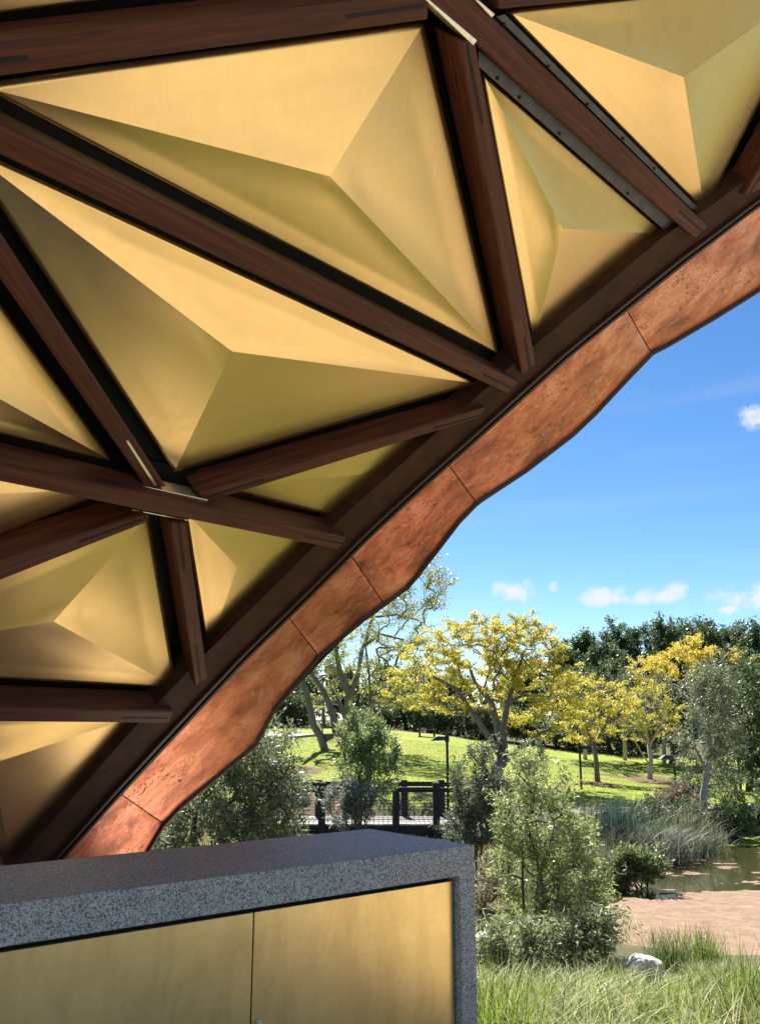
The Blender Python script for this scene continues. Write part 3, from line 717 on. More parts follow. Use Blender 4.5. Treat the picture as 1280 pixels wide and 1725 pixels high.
# --- the big yellow tree on the lawn; its limbs follow the photograph
def limb_px(pts, base, Y0):
    out = []
    for px, py, r, dy in pts:
        p = at(px, py, Y0 + dy) - base; out.append((p.x, p.y, p.z, r))
    return out
def lobes_px(ls, base, Y0):
    out = []
    for px, py, rx, ry, rd, dy in ls:
        p = at(px, py, Y0 + dy) - base; s = px_size(Y0 + dy); out.append((p.x, p.y, p.z, rx * s, rd, ry * s))
    return out
def tree_px(name, px, Y, limbs, lobes, **k):
    b = gp(px, Y, -.05); lm = [limb_px(l, b, Y) for l in limbs]
    lm[0][0] = (0, 0, 0, lm[0][0][3])
    return plant(name, b, lm, lobes_px(lobes, b, Y), **k)
tree_px('yellow_tree', 834, 42,
        [[(834, 1322, .34, 0), (838, 1295, .28, 0), (848, 1275, .30, 0)],
         [(846, 1277, .20, 0), (826, 1245, .16, -.3), (795, 1200, .12, -.8), (768, 1160, .09, -1.2), (730, 1140, .05, -1.8)],
         [(848, 1275, .20, 0), (838, 1225, .17, .3), (828, 1185, .14, .5), (800, 1150, .09, .8), (785, 1110, .05, 1.2)],
         [(850, 1275, .20, 0), (846, 1230, .16, -.2), (856, 1180, .12, -.5), (866, 1150, .09, -.4), (880, 1105, .05, -.6)],
         [(855, 1280, .15, 0), (880, 1255, .11, -.6), (910, 1235, .08, -1.2), (940, 1222, .05, -1.8)],
         [(856, 1182, .09, 0), (890, 1168, .06, -.5), (925, 1175, .04, -1)],
         [(846, 1282, .10, 0), (862, 1278, .06, .5), (868, 1262, .05, .8)],
         [(838, 1225, .09, .3), (815, 1160, .06, 1.2), (830, 1110, .04, 1.6)]],
        [(728, 1125, 66, 54, 1.8, -.8), (945, 1175, 40, 44, 1.4, -.3), (850, 1065, 60, 26, 1.8, 0), (800, 1085, 75, 42, 2.2, 0), (880, 1090, 66, 48, 2.2, .3), (912, 1150, 52, 50, 1.8, -.6), (820, 1140, 70, 40, 2.0, .4), (700, 1165, 36, 28, 1.0, -1),
         (770, 1175, 50, 26, 1.2, -1), (925, 1215, 40, 28, 1.0, -1), (860, 1190, 40, 30, 1.4, .8)],
        ncl=470, per=62, rc=.20, L=.17, W=.062, cols=YELLOW, bark=BARK_GREY, leafmat=LEAF_YELLOW, seed=11, flat=.45, tip=.014, droop=-.35, shell=.45, bare=.08,
        rise=.15, tight=.5, label='large spreading yellow-leaved tree alone in the middle of the lawn', cat='tree')
# --- tall thin-leaved tree left of it
tree_px('tall_tree', 588, 54,
        [[(588, 1245, .32, 0), (586, 1205, .28, 0), (588, 1170, .24, 0), (572, 1130, .18, 0), (566, 1095, .13, 0), (590, 1050, .07, 0)],
         [(588, 1175, .20, 0), (602, 1140, .16, .2), (610, 1095, .12, .4), (628, 1040, .09, .5), (632, 1020, .06, .6)],
         [(612, 1090, .10, .4), (640, 1068, .08, 0), (680, 1078, .05, -.6)], [(628, 1040, .08, .5), (668, 1035, .06, .2), (705, 1045, .04, 0)], [(632, 1020, .07, .6), (680, 985, .05, .6), (720, 962, .03, .8)],
         [(590, 1235, .16, 0), (574, 1190, .12, .8), (556, 1150, .08, 1.2)], [(624, 1210, .10, 1), (622, 1140, .08, 1), (616, 1090, .06, 1)]],
        [(700, 1000, 60, 48, 2.4, 0), (735, 965, 26, 34, 1.2, .5), (660, 1060, 62, 44, 2.4, .2), (590, 1110, 50, 46, 2.0, .5), (690, 1110, 46, 40, 1.8, .8), (680, 1160, 44, 36, 1.6, 1), (560, 1160, 30, 34, 1.4, 1), (640, 1140, 40, 44, 1.6, 1.2)],
        ncl=380, per=48, rc=.34, L=.19, W=.06, cols=YEL_GREEN + [(.24, .30, .11), (.30, .34, .14), (.20, .25, .09)], bark=BARK_GREY, leafmat=LEAF, seed=12, flat=.6, tip=.017, droop=-.5, shell=.45, bare=.15,
        label='tall sparse tree with twisting bare grey limbs beside the copper edge', cat='tree')
# --- leaning twin trunk with a swing
tree_px('leaning_tree', 548, 53,
        [[(552, 1243, .24, 0), (540, 1240, .24, 0), (528, 1222, .22, 0), (521, 1185, .19, 0), (512, 1150, .14, 0), (500, 1105, .08, 0)],
         [(548, 1243, .24, 0), (566, 1238, .22, .3), (560, 1200, .20, .3), (546, 1165, .17, .3), (525, 1135, .12, .3), (520, 1100, .07, .3)]],
        [(500, 1120, 40, 40, 2.2, .2), (540, 1110, 30, 30, 1.6, 1), (470, 1150, 40, 30, 2, 1)],
        ncl=70, per=26, rc=.3, L=.2, W=.07, cols=MID_GREEN, bark=BARK_GREY, leafmat=LEAF, seed=13, flat=.7, tip=.016, shell=.4, label='low leaning tree with two trunks forking from the ground beside the pale path', cat='tree')
# --- two smaller yellow trees
tree_px('small_yellow_tree', 1006, 47, [[(1006, 1320, .15, 0), (1004, 1285, .12, 0), (1000, 1255, .11, 0)], [(1000, 1255, .08, 0), (985, 1225, .05, 0), (975, 1195, .03, 0)], [(1001, 1255, .08, 0), (1020, 1220, .05, .4), (1030, 1180, .03, .6)]],
        [(990, 1215, 44, 40, 1.5, 0), (1030, 1180, 42, 34, 1.5, .3), (985, 1170, 34, 30, 1.2, .4), (1012, 1240, 24, 18, .8, -.3), (965, 1185, 30, 30, 1, 0)],
        ncl=160, per=54, rc=.21, L=.15, W=.06, cols=YELLOW, bark=BARK_GREY, leafmat=LEAF_YELLOW, seed=14, flat=.5, tip=.013, shell=.4, bare=.1, label='small yellow tree with a single straight trunk and long shadow, right of the large one', cat='tree')
tree_px('small_yellow_tree', 1094, 52, [[(1094, 1314, .15, 0), (1096, 1280, .12, 0), (1092, 1255, .11, 0)], [(1092, 1256, .07, 0), (1085, 1215, .05, 0), (1088, 1170, .03, 0)], [(1093, 1256, .07, 0), (1112, 1225, .05, .3), (1125, 1190, .03, .3)], [(1095, 1290, .05, 0), (1080, 1268, .045, 0), (1070, 1250, .03, 0), (1062, 1215, .02, 0)]],
        [(1092, 1190, 46, 40, 1.5, 0), (1060, 1185, 30, 30, 1.2, .4), (1070, 1235, 28, 18, .9, -.2), (1120, 1215, 24, 24, 1, .4), (1100, 1150, 34, 26, 1.3, .6)],
        ncl=160, per=40, rc=.21, L=.15, W=.055, cols=YELLOW + YEL_GREEN, bark=BARK_PALE, leafmat=LEAF_YELLOW, seed=15, flat=.5, tip=.015, shell=.4, bare=.25, label='small thin yellow tree with a forked pale trunk standing on mulch in the shade', cat='tree')
tree_px('yellow_tree', 1150, 66, [[(1150, 1290, .2, 0), (1150, 1210, .15, 0), (1145, 1160, .1, 0)]],
        [(1150, 1115, 58, 28, 2.2, 0), (1095, 1130, 42, 22, 1.8, .2), (1200, 1125, 38, 26, 1.8, .2), (1170, 1090, 34, 16, 1.4, 0), (1240, 1120, 22, 20, 1.2, 0)],
        ncl=200, per=52, rc=.31, L=.20, W=.09, cols=YELLOW[:4], bark=BARK_GREY, leafmat=LEAF_YELLOW, seed=16, flat=.5, tip=.016, shell=.4, label='yellow treetop rising behind the small yellow trees, against the dark forest', cat='tree')
# --- grey-green paperbark by the pond
tree_px('paperbark_tree', 1186, 33, [[(1186, 1388, .13, 0), (1184, 1340, .12, 0), (1190, 1300, .10, 0), (1196, 1260, .08, 0), (1190, 1200, .04, 0)], [(1190, 1300, .06, 0), (1170, 1260, .04, -.2), (1165, 1220, .02, -.3)], [(1196, 1270, .06, 0), (1215, 1230, .04, .2), (1220, 1180, .02, .2)]],
        [(1195, 1190, 48, 52, 1.2, 0), (1175, 1250, 34, 40, .9, 0), (1215, 1240, 32, 44, 1, .2), (1160, 1290, 18, 26, .5, 0), (1210, 1300, 22, 26, .6, .2), (1190, 1150, 36, 30, 1, .2)],
        ncl=230, per=60, rc=.18, L=.13, W=.034, cols=GREY_GREEN, bark=BARK_PALE, leafmat=LEAF_GLOSSY, seed=17, tip=.009, droop=-.5, label='slim grey-green tree with a pale trunk at the pond edge', cat='tree')
tree_px('dense_tree', 1262, 44, [[(1262, 1372, .2, 0), (1262, 1300, .16, 0), (1260, 1220, .1, 0)], [(1250, 1372, .08, 0), (1246, 1320, .06, 0), (1240, 1260, .04, 0)]],
        [(1262, 1180, 50, 52, 1.8, 0), (1290, 1240, 46, 60, 1.8, -.4), (1240, 1260, 36, 50, 1.5, .3), (1300, 1160, 40, 50, 1.8, 0), (1285, 1310, 40, 34, 1.2, -.5)],
        ncl=260, per=70, rc=.28, L=.20, W=.075, cols=DARK_GREEN + [(.09, .12, .05)], bark=BARK_DARK, leafmat=LEAF_GLOSSY, seed=18, tip=.012, label='dense dark tree behind the slim pale-trunked tree at the right edge', cat='tree')
tree_px('dense_tree', 1130, 60, [[(1150, 1300, .2, 0), (1150, 1230, .15, 0), (1150, 1180, .1, 0)]],
        [(1155, 1190, 44, 44, 2, 0), (1190, 1160, 40, 36, 2, 0), (1130, 1230, 36, 30, 1.8, 0), (1225, 1140, 36, 34, 2, .4)],
        ncl=190, per=60, rc=.36, L=.28, W=.12, cols=[(.06, .075, .035), (.09, .10, .05), (.12, .13, .07)], bark=BARK_DARK, leafmat=LEAF, seed=19, tip=.014, label='olive tree filling the gap behind the forked small yellow tree', cat='tree')

# --- forest on the skyline and dark growth beyond the lawn
ORD = ['first', 'second', 'third', 'fourth', 'fifth', 'sixth', 'seventh', 'eighth', 'ninth', 'tenth', 'eleventh', 'twelfth', 'thirteenth', 'fourteenth', 'fifteenth', 'sixteenth']
def crowd(name, spots, Y, cols, label, cat, group, seed, rc=.55, L=.38, W=.19, ncl=120, per=84, kx=1.0):
    for i, (px, top, w, dY) in enumerate(sorted(spots)):
        lab = label % ORD[i]
        y = Y + dY; b = gp(px, y, -.2); H = at(px, top, y).z - b.z; rx = w * px_size(y); rng = np.random.RandomState(seed + i)
        lob = [(0, 0, H * .62, rx * .8, rx * .8, H * .34)]
        for k in range(6):
            q = rng.rand() * 6.28; lob.append((math.cos(q) * rx * .6, math.sin(q) * rx * .6, H * rng.uniform(.42, .84), rx * rng.uniform(.32, .55), rx * rng.uniform(.32, .55), H * rng.uniform(.10, .17)))
        lob.append((rng.uniform(-.3, .3) * rx, 0, H * .88, rx * .36, rx * .36, H * .11)); lob.append((0, 0, H * .3, rx * .75, rx * .75, H * .25))
        plant(name, b, [[(0, 0, 0, .22), (rng.uniform(-.3, .3), 0, H * .35, .16), (rng.uniform(-.5, .5), .2, H * .7, .08)]], lob, ncl, per, rc, L, W, cols, BARK_DARK, LEAF, seed + i, lab, cat, group, tip=.02, shell=.6, sides=4)
crowd('forest_tree', [(952, 1092, 26, 4), (985, 1068, 26, 8), (1022, 1090, 36, 0), (1050, 1052, 34, 6), (1090, 1046, 40, 8), (1126, 1040, 36, 2), (1165, 1046, 40, 10), (1205, 1048, 36, 4), (1245, 1052, 40, 8), (1290, 1058, 44, 4), (1340, 1060, 44, 6),
                      (980, 1140, 40, -8), (1050, 1120, 44, -8), (1240, 1100, 44, -8), (1290, 1110, 44, -10)], 96, DARK_GREEN + [(.085, .12, .045)], '%s from the left of the dense dark green forest trees on the skyline', 'tree', 'forest trees on the skyline', 40)
crowd('background_tree', [(905, 1110, 40, 6), (862, 1120, 40, 4), (780, 1150, 44, 6), (720, 1130, 40, 8), (655, 1120, 40, 6), (600, 1135, 36, 4), (545, 1120, 40, 8), (490, 1130, 44, 6), (430, 1120, 60, 6), (370, 1110, 60, 6)], 82, [(.12, .16, .06), (.17, .22, .08), (.09, .12, .045), (.25, .28, .11)],
      '%s from the left of the mid green trees beyond the lawn', 'tree', 'trees beyond the top of the lawn', 60, .46, .40, .19, 90, 44)
crowd('dark_shrub', [(640, 1195, 26, 0), (685, 1186, 30, 1), (728, 1188, 30, 0), (770, 1192, 30, 1), (812, 1198, 30, 0), (850, 1200, 30, 1), (895, 1205, 32, 0), (940, 1215, 34, -2), (985, 1222, 34, -3), (1030, 1215, 34, -4), (1075, 1222, 30, -4), (500, 1180, 30, 0), (460, 1170, 36, 0)], 70, [(.08, .11, .045), (.12, .16, .065), (.16, .20, .09), (.21, .24, .12)],
      '%s from the left of the dark shrubs along the top of the lawn', 'shrub', 'dark shrubs along the top of the lawn', 80, .36, .28, .13, 60, 50)

for i, (px, top, w, y, lab) in enumerate([(985, 1128, 46, 60, 'grey twiggy tree behind the single-trunk small yellow tree'), (1052, 1120, 48, 61, 'grey twiggy tree in the gap between the two small yellow trees'), (1118, 1135, 40, 59, 'grey-green twiggy tree shading the lawn behind the forked small yellow tree')]):
    b = gp(px, y, -.1); H = at(px, top, y).z - b.z; rx = w * px_size(y)
    plant('twiggy_tree', b, [[(0, 0, 0, .14), (.1, 0, H * .3, .11), (0, .1, H * .6, .06)], [(.1, 0, H * .3, .08), (rx * .5, 0, H * .6, .04)], [(.1, 0, H * .25, .08), (-rx * .5, 0, H * .55, .04)]],
          [(0, 0, H * .65, rx, 1.6, H * .32), (rx * .5, 0, H * .5, rx * .6, 1.2, H * .25), (-rx * .5, 0, H * .5, rx * .6, 1.2, H * .25)], 130, 34, .24, .20, .08, [(.16, .18, .10), (.22, .22, .14), (.12, .14, .07), (.30, .28, .18)], BARK_PALE, LEAF, 300 + i, lab, 'tree', tip=.016, shell=.4)
# --- bushes
def bush_px(name, px, Y, lobes, ncl, per, rc, L, W, cols, seed, label, cat='bush', stems=5, bark=BARK_DARK, leafmat=LEAF_GLOSSY, tip=.006, trunk=None, **k):
    b = gp(px, Y, -.03); rng = np.random.RandomState(seed + 500); lb = lobes_px(lobes, b, Y); lm = []
    if trunk: lm.append([(0, 0, 0, trunk[0][2])] + [(*(at(x, y, Y) - b), r) for x, y, r in trunk[1:]])
    for i in range(stems):
        l = lb[i % len(lb)]; tgt = np.array(l[:3]) + rng.randn(3) * np.array(l[3:]) * .3; s = rng.randn(2) * .08
        lm.append([(s[0], s[1], 0, .025), (s[0] + tgt[0] * .35, s[1] + tgt[1] * .35, max(.1, tgt[2] * .5), .018), (tgt[0] * .8, tgt[1] * .8, max(.15, tgt[2] * .85), .010)])
    return plant(name, b, lm, lb, ncl, per, rc, L, W, cols, bark, leafmat, seed, label, cat, tip=tip, parts=('stems', 'foliage'), **k)
bush_px('bottlebrush_bush', 900, 12.5, [(880, 1320, 30, 44, .25, 0), (930, 1350, 40, 40, .35, 0), (868, 1390, 34, 44, .35, 0), (925, 1410, 60, 40, .45, .1), (960, 1440, 36, 40, .35, .1), (890, 1470, 52, 44, .45, 0), (950, 1500, 56, 40, .45, 0), (880, 1540, 50, 36, .4, 0), (1003, 1530, 34, 30, .3, .2), (860, 1440, 24, 30, .25, 0), (935, 1555, 60, 40, .4, 0)],
        290, 50, .11, .088, .021, [(.30, .36, .10), (.40, .46, .14), (.23, .29, .10), (.50, .53, .18), (.20, .25, .11), (.46, .49, .30)], 101, 'tall loose bush with narrow yellow-green leaves right of the granite bench', trunk=[(0, 0, .03), (930, 1560, .022), (945, 1470, .012)])
bush_px('low_bush', 920, 10.8, [(870, 1592, 50, 34, .35, 0), (925, 1604, 50, 36, .35, 0), (975, 1590, 42, 34, .3, 0), (838, 1612, 26, 28, .25, 0), (1005, 1570, 24, 26, .22, .1)],
        190, 44, .09, .082, .021, [(.15, .19, .09), (.21, .26, .13), (.28, .33, .18), (.38, .43, .13), (.44, .47, .33)], 102, 'dark grey-green low bush at the foot of the tall loose bush')
bush_px('large_bush', 380, 13.5, [(430, 1290, 60, 60, .8, 0), (390, 1350, 80, 60, .9, 0), (330, 1390, 66, 40, .7, 0), (450, 1370, 50, 60, .7, 0), (470, 1300, 28, 50, .5, 0), (300, 1440, 60, 40, .6, 0), (430, 1430, 60, 40, .6, 0), (380, 1290, 60, 50, .7, .4)],
        340, 58, .14, .095, .026, GREY_GREEN + [(.22, .26, .12)], 103, 'large grey-green bush below the copper edge, behind the bench', trunk=[(0, 0, .07), (325, 1410, .05), (330, 1370, .03)])
bush_px('slender_shrub', 606, 24, [(612, 1240, 34, 34, .5, 0), (630, 1270, 34, 34, .5, 0), (600, 1290, 36, 36, .5, 0), (625, 1320, 38, 26, .5, 0), (590, 1250, 20, 30, .3, 0), (655, 1285, 18, 26, .3, 0)],
        150, 46, .13, .14, .042, [(.22, .29, .10), (.30, .37, .13), (.38, .44, .19), (.15, .20, .08)], 104, 'upright leafy shrub in front of the footbridge', trunk=[(0, 0, .04), (604, 1340, .03), (610, 1270, .015)], bark=BARK_DARK)
bush_px('grey_shrub', 596, 22.5, [(578, 1350, 28, 26, .35, 0), (606, 1352, 28, 26, .35, 0), (582, 1380, 30, 22, .35, 0)],
        110, 34, .10, .12, .030, [(.25, .28, .23), (.34, .37, .31), (.16, .19, .13)], 105, 'low silvery shrub beneath the upright leafy shrub')
bush_px('round_shrub', 700, 33.6, [(700, 1358, 44, 22, .6, 0), (660, 1362, 24, 22, .5, 0), (735, 1366, 22, 14, .4, 0)], 90, 32, .13, .14, .03, [(.07, .10, .05), (.10, .13, .07), (.05, .07, .035)], 106, 'dark rounded shrub behind the footbridge wire')
bush_px('dark_bush', 805, 20, [(800, 1330, 40, 50, .7, 0), (820, 1380, 48, 44, .8, 0), (790, 1400, 40, 40, .7, 0), (812, 1285, 18, 30, .35, 0), (840, 1350, 34, 40, .6, 0)],
        260, 56, .115, .095, .026, [(.10, .13, .07), (.15, .18, .10), (.22, .25, .16), (.07, .09, .05)], 107, 'dark feathery bush between the lamp post and the tall loose bush')
bush_px('conifer_shrub', 897, 27, [(897, 1275, 20, 24, .35, 0), (903, 1300, 26, 18, .4, 0), (885, 1290, 18, 20, .35, 0)], 70, 30, .11, .11, .018, [(.06, .10, .04), (.09, .14, .05), (.12, .17, .06)], 108, 'small bushy conifer showing above the tall loose bush', trunk=[(0, 0, .04), (898, 1300, .03)])
for (px, Y, lob, cols, lab, sd) in [
    (1085, 22.4, [(1090, 1466, 18, 16, .3, 0), (1068, 1458, 16, 18, .3, 0), (1050, 1478, 18, 14, .3, 0)], MID_GREEN, 'leafy green bush overhanging the left shore of the pond', 110),
    (1150, 31.5, [(1150, 1375, 30, 18, .6, 0), (1130, 1385, 26, 16, .5, 0), (1100, 1370, 24, 14, .5, 0)], [(.07, .11, .05), (.10, .15, .07), (.14, .19, .09)], 'glossy green bush on the pond bank left of the pale trunk', 111),
    (1150, 35.5, [(1150, 1350, 30, 18, .6, 0), (1125, 1352, 22, 14, .5, 0)], [(.22, .17, .12), (.28, .22, .16), (.18, .15, .09)], 'dry brown twiggy bush beside the path by the third lamp post', 112),
    (1215, 31, [(1215, 1385, 28, 26, .6, 0), (1200, 1405, 26, 18, .5, 0), (1240, 1395, 20, 22, .5, 0)], [(.16, .21, .05), (.22, .28, .07), (.11, .16, .04)], 'light green bush right of the pale trunk at the pond edge', 113),
    (1250, 34.5, [(1258, 1345, 36, 30, .8, 0), (1225, 1340, 26, 30, .7, 0), (1285, 1360, 30, 30, .8, 0)], [(.12, .18, .05), (.17, .23, .07), (.08, .13, .04)], 'bright bushy thicket below the dense dark tree', 114),
    (1265, 33.0, [(1262, 1398, 34, 16, .6, 0), (1290, 1400, 30, 18, .6, 0)], [(.06, .10, .05), (.09, .14, .07), (.13, .18, .10)], 'strap-leaved dark bush at the far right shore', 115),
    (1160, 40, [(1165, 1330, 26, 24, .7, 0), (1150, 1345, 22, 16, .6, 0)], [(.10, .16, .04), (.15, .21, .05), (.07, .11, .03)], 'green bush behind the third lamp post', 116)]:
    bush_px('bank_bush', px, Y, lob, 110, 48, .13, .14, .04, cols, sd, lab)
bush_px('low_bush', 815, 15, [(818, 1500, 26, 36, .4, 0), (835, 1470, 22, 40, .4, 0), (812, 1540, 22, 30, .35, 0)], 90, 26, .09, .09, .014, [(.26, .21, .12), (.34, .29, .17), (.18, .17, .08)], 117, 'dry straw-coloured shrub between the bench and the tall loose bush')

# --- grasses
def blades(rng, B, H, lean, width, cols, wind=(0, 0)):
    """bent ribbons, three quads each"""
    n = len(B); pick = None
    if n > 2000:
        f = np.clip((fbm(B[:, 0], B[:, 1], 31, .9) - .28) / .44, 0, .999); pick = np.clip((f * len(cols) + rng.randn(n) * .8).astype(int), 0, len(cols) - 1)
    H = H * rng.uniform(.55, 1.2, n); q = rng.rand(n) * 6.283; dirv = np.stack([np.cos(q) + wind[0], np.sin(q) + wind[1], np.zeros(n)], 1)
    ln = (lean * rng.uniform(.2, 1.3, n)); sd = np.stack([-np.sin(q + rng.uniform(-1, 1, n)), np.cos(q), np.zeros(n)], 1); sd = unit(sd)
    rows = []
    for s, w in ((0, 1), (.4, .9), (.75, .6), (1.0, .12)):
        c = B + dirv * (ln * H * s ** 2)[:, None]; c = c + np.array([0, 0, 1.0]) * (H * (s - .28 * np.minimum(ln, 1.6) * s ** 2.4))[:, None]
        rows += [c - sd * width * w * .5, c + sd * width * w * .5]
    V = np.stack(rows, 1).reshape(-1, 3); o = (np.arange(n) * 8)[:, None]
    F_ = np.concatenate([o + np.array([[0, 1, 3, 2]]), o + np.array([[2, 3, 5, 4]]), o + np.array([[4, 5, 7, 6]])], 1).ravel()
    return V, F_, np.repeat(pal(rng, n, cols, .2, pick), 8, 0)
def grass(name, rng, B, H, lean, width, cols, label=None, cat=None, parent=None, kind=None, wind=(0, 0), group=None):
    V, F_, T = blades(rng, B, H, lean, width, cols, wind); o = link(name, fast_mesh(name, V, 4, F_, T), BLADE)
    if parent: o.parent = parent
    return tag(o, label, cat, group, kind)
GR = [(.29, .35, .09), (.38, .42, .13), (.23, .30, .07), (.46, .44, .20), (.52, .47, .27)]
STRAW = [(.46, .39, .23), (.52, .45, .29), (.36, .32, .17), (.28, .29, .11)]
rng = np.random.RandomState(7)
def scatter(rng, n, x0, x1, y0, y1, clump=None, spread=.2):
    if clump:
        c = np.stack([rng.uniform(x0, x1, clump), rng.uniform(y0, y1, clump)], 1); p = c[rng.randint(0, clump, n)] + rng.randn(n, 2) * spread
    else: p = np.stack([rng.uniform(x0, x1, n), rng.uniform(y0, y1, n)], 1)
    return np.stack([p[:, 0], p[:, 1], ground_np(p[:, 0], p[:, 1])], 1)
B = scatter(rng, 21000, .2, 8, 5.0, 12.6, 330, .15); B = B[poly_sd(B[:, 0], B[:, 1], POND) > .3]
B = B[~((np.abs(B[:, 0] / B[:, 1] - .288) < .028) & (B[:, 1] > 8.4))]
grass('long_grass', rng, B, np.clip(.62 - (B[:, 1] - 5) * .062, .18, .64), 1.05, .008, [(.34, .42, .10), (.42, .48, .13), (.28, .37, .08)] + STRAW[:2] + GR[:3] + [(.55, .50, .30), (.46, .46, .20)], 'long arching grass covering the bank in front of the pond', kind='stuff')
B = scatter(rng, 5000, .2, 7, 5.0, 11, 60, .16)
grass('green_grass', rng, B, np.clip(.55 - (B[:, 1] - 5) * .058, .18, .6), .5, .008, [(.20, .30, .05), (.27, .36, .06), (.15, .22, .04)], 'fresh green grass growing through the long dry grass', kind='stuff')
# bank reeds between the footbridge, the path and the pond
B = scatter(rng, 15000, 3.0, 11.5, 20, 33, 240, .24); sd_ = poly_sd(B[:, 0], B[:, 1], POND); B = B[(sd_ > .1) & (B[:, 1] < 32.6)]
grass('bank_reeds', rng, B, rng.uniform(.35, .85, len(B)), .6, .016, [(.10, .14, .05), (.15, .20, .07), (.18, .20, .13), (.12, .145, .10), (.07, .11, .07), (.30, .26, .17), (.22, .24, .10)], 'grey-green reeds covering the bank between the path and the pond', kind='stuff', wind=(.5, -.3))
B = scatter(rng, 9000, -9, 4.5, 17, 30.5, 200, .3)
grass('creek_grass', rng, B, .7, .5, .014, GR + [(.10, .13, .05)], 'mixed rough grass below the footbridge', kind='stuff')
def tussock(px, Y, n, H, lean, w, cols, r, label, seed, cat='tussock'):
    rng = np.random.RandomState(seed); b = gp(px, Y); B = np.stack([rng.randn(n) * r, rng.randn(n) * r, np.zeros(n)], 1)
    V, F_, T = blades(rng, B, H, lean, w, cols); o = link('tussock', fast_mesh('tussock', V, 4, F_, T), BLADE); o.location = b; return tag(o, label, cat)
tussock(1185, 12.6, 300, .48, .35, .010, [(.20, .30, .05), (.27, .36, .08), (.15, .22, .05)], .16, 'upright fresh green tussock at the near edge of the pond', 201)
tussock(1130, 12.2, 300, .50, .55, .009, [(.16, .22, .07), (.22, .28, .10), (.12, .16, .05)], .14, 'leafy green tussock right beside the white boulder', 202)
tussock(840, 6.3, 420, .75, .6, .009, [(.24, .34, .05), (.32, .40, .07), (.18, .26, .05)], .14, 'bright green tussock against the granite bench at the bottom edge', 203)
tussock(1262, 7.6, 300, .58, .55, .010, [(.20, .28, .05), (.28, .34, .08), (.14, .2, .05)], .16, 'tall green tussock in the bottom right corner', 204)
tussock(1035, 27.5, 500, 1.25, .25, .02, [(.035, .07, .06), (.05, .09, .08), (.08, .12, .09)], .45, 'tall bluish green reed clump on the bank', 205, 'reeds')
tussock(1120, 26.5, 500, .95, .8, .02, [(.14, .155, .12), (.19, .20, .15), (.10, .12, .08), (.24, .23, .18)], .45, 'grey arching reed clump hanging over the pond edge', 206, 'reeds')
tussock(1170, 28.0, 360, .8, .8, .018, [(.12, .14, .09), (.17, .18, .11), (.09, .11, .06)], .4, 'last low reed clump along the shore towards the pale trunk', 207, 'reeds')
# short lawn blades give the slope its texture
B = scatter(rng, 42000, -9, 17, 35.2, 60); lw = np.array([1.0] * len(B))
grass('lawn_grass', rng, B, .028, .9, .05, [(.24, .30, .04), (.30, .34, .05), (.35, .36, .08)], 'short sunlit grass of the sloping lawn', kind='stuff')

# --- rocks
def rock(name, px, Y, sx, sy, sz, seed, label):
    rng = np.random.RandomState(seed); import bmesh
    bm = bmesh.new(); bmesh.ops.create_icosphere(bm, subdivisions=3, radius=1); k = rng.randn(7, 3)
    for v in bm.verts:
        f = 1 + .0; d = v.co.normalized()
        for q in k: f = min(f, 1.0 - max(0, d.dot(Vector(q).normalized()) - .62) * .9)
        f += .03 * math.sin(d.x * 9 + seed) * math.sin(d.y * 8) ; v.co = Vector((d.x * sx, d.y * sy, d.z * sz)) * f
    me = bpy.data.meshes.new(name); bm.to_mesh(me); bm.free(); o = link(name, me, ROCK); o.location = gp(px, Y, sz * .3); o.rotation_euler.z = rng.rand() * 3; return tag(o, label, 'boulder')
rock('boulder', 1084, 10.6, .27, .24, .26, 5, 'white boulder with a flat sunlit top in the grass at the pond edge')
rock('boulder', 1066, 11.6, .2, .16, .16, 8, 'smaller pale rock half hidden behind the white boulder')
rock('boulder', 815, 14.0, .25, .2, .22, 9, 'grey rock beside the granite bench under the dry shrub')
rock('boulder', 508, 35.5, .45, .35, .45, 10, 'grey rounded rock behind the left end of the footbridge')

# ------------------------------------------------------------------ footbridge
DZ = -1.80
fb0, fb1 = at(468, 1387, 30.0), at(772, 1387, 30.0); bx0, bx1 = fb0.x, fb1.x
bridge = empty('footbridge', ((bx0 + bx1) / 2, 31.2, DZ), 'dark timber footbridge with post and rail sides in front of the lawn', 'footbridge')
def brp(mb, name, mat):
    o = mb.build(name, mat); o.parent = bridge; o.matrix_parent_inverse = Matrix.Translation(bridge.location).inverted(); return o
bx1 += .6; bx0 -= 1.5
n = int((bx1 - bx0) / .15); pm = None
for i in range(n):
    x = bx0 + i * .15
    if pm is None:
        o = brp(MB().box((-.068, 30.0, DZ - .05), (.068, 32.3, DZ)), 'plank', DECK); pm = o.data; o.location.x = x
    else:
        o = bpy.data.objects.new('plank', pm); C.objects.link(o); o.parent = bridge; o.matrix_parent_inverse = Matrix.Translation(bridge.location).inverted(); o.location.x = x
    o.location.z = random.Random(i).uniform(-.006, .006)
for y in (30.05, 31.1, 32.2): brp(MB().box((bx0, y - .06, DZ - .30), (bx1, y + .06, DZ - .058)), 'bearer', OLD_TIMBER)
def post(px, y, top, bot):
    x = (px - CX) / F * (y * math.cos(PITCH) + (DZ - EYE) * math.sin(PITCH)); b = MB().box((x - .11, y - .11, bot), (x + .11, y + .11, top)); o = brp(b, 'post', OLD_TIMBER); bevel(o, .012, 1); return x
fx = [post(p, 29.9, DZ + 1.28, DZ - .62) for p in (418, 480, 542, 604, 667, 735)]
bxp = [post(p, 32.4, DZ + 1.20, DZ - .5) for p in (430, 488, 536, 600, 681, 744)]
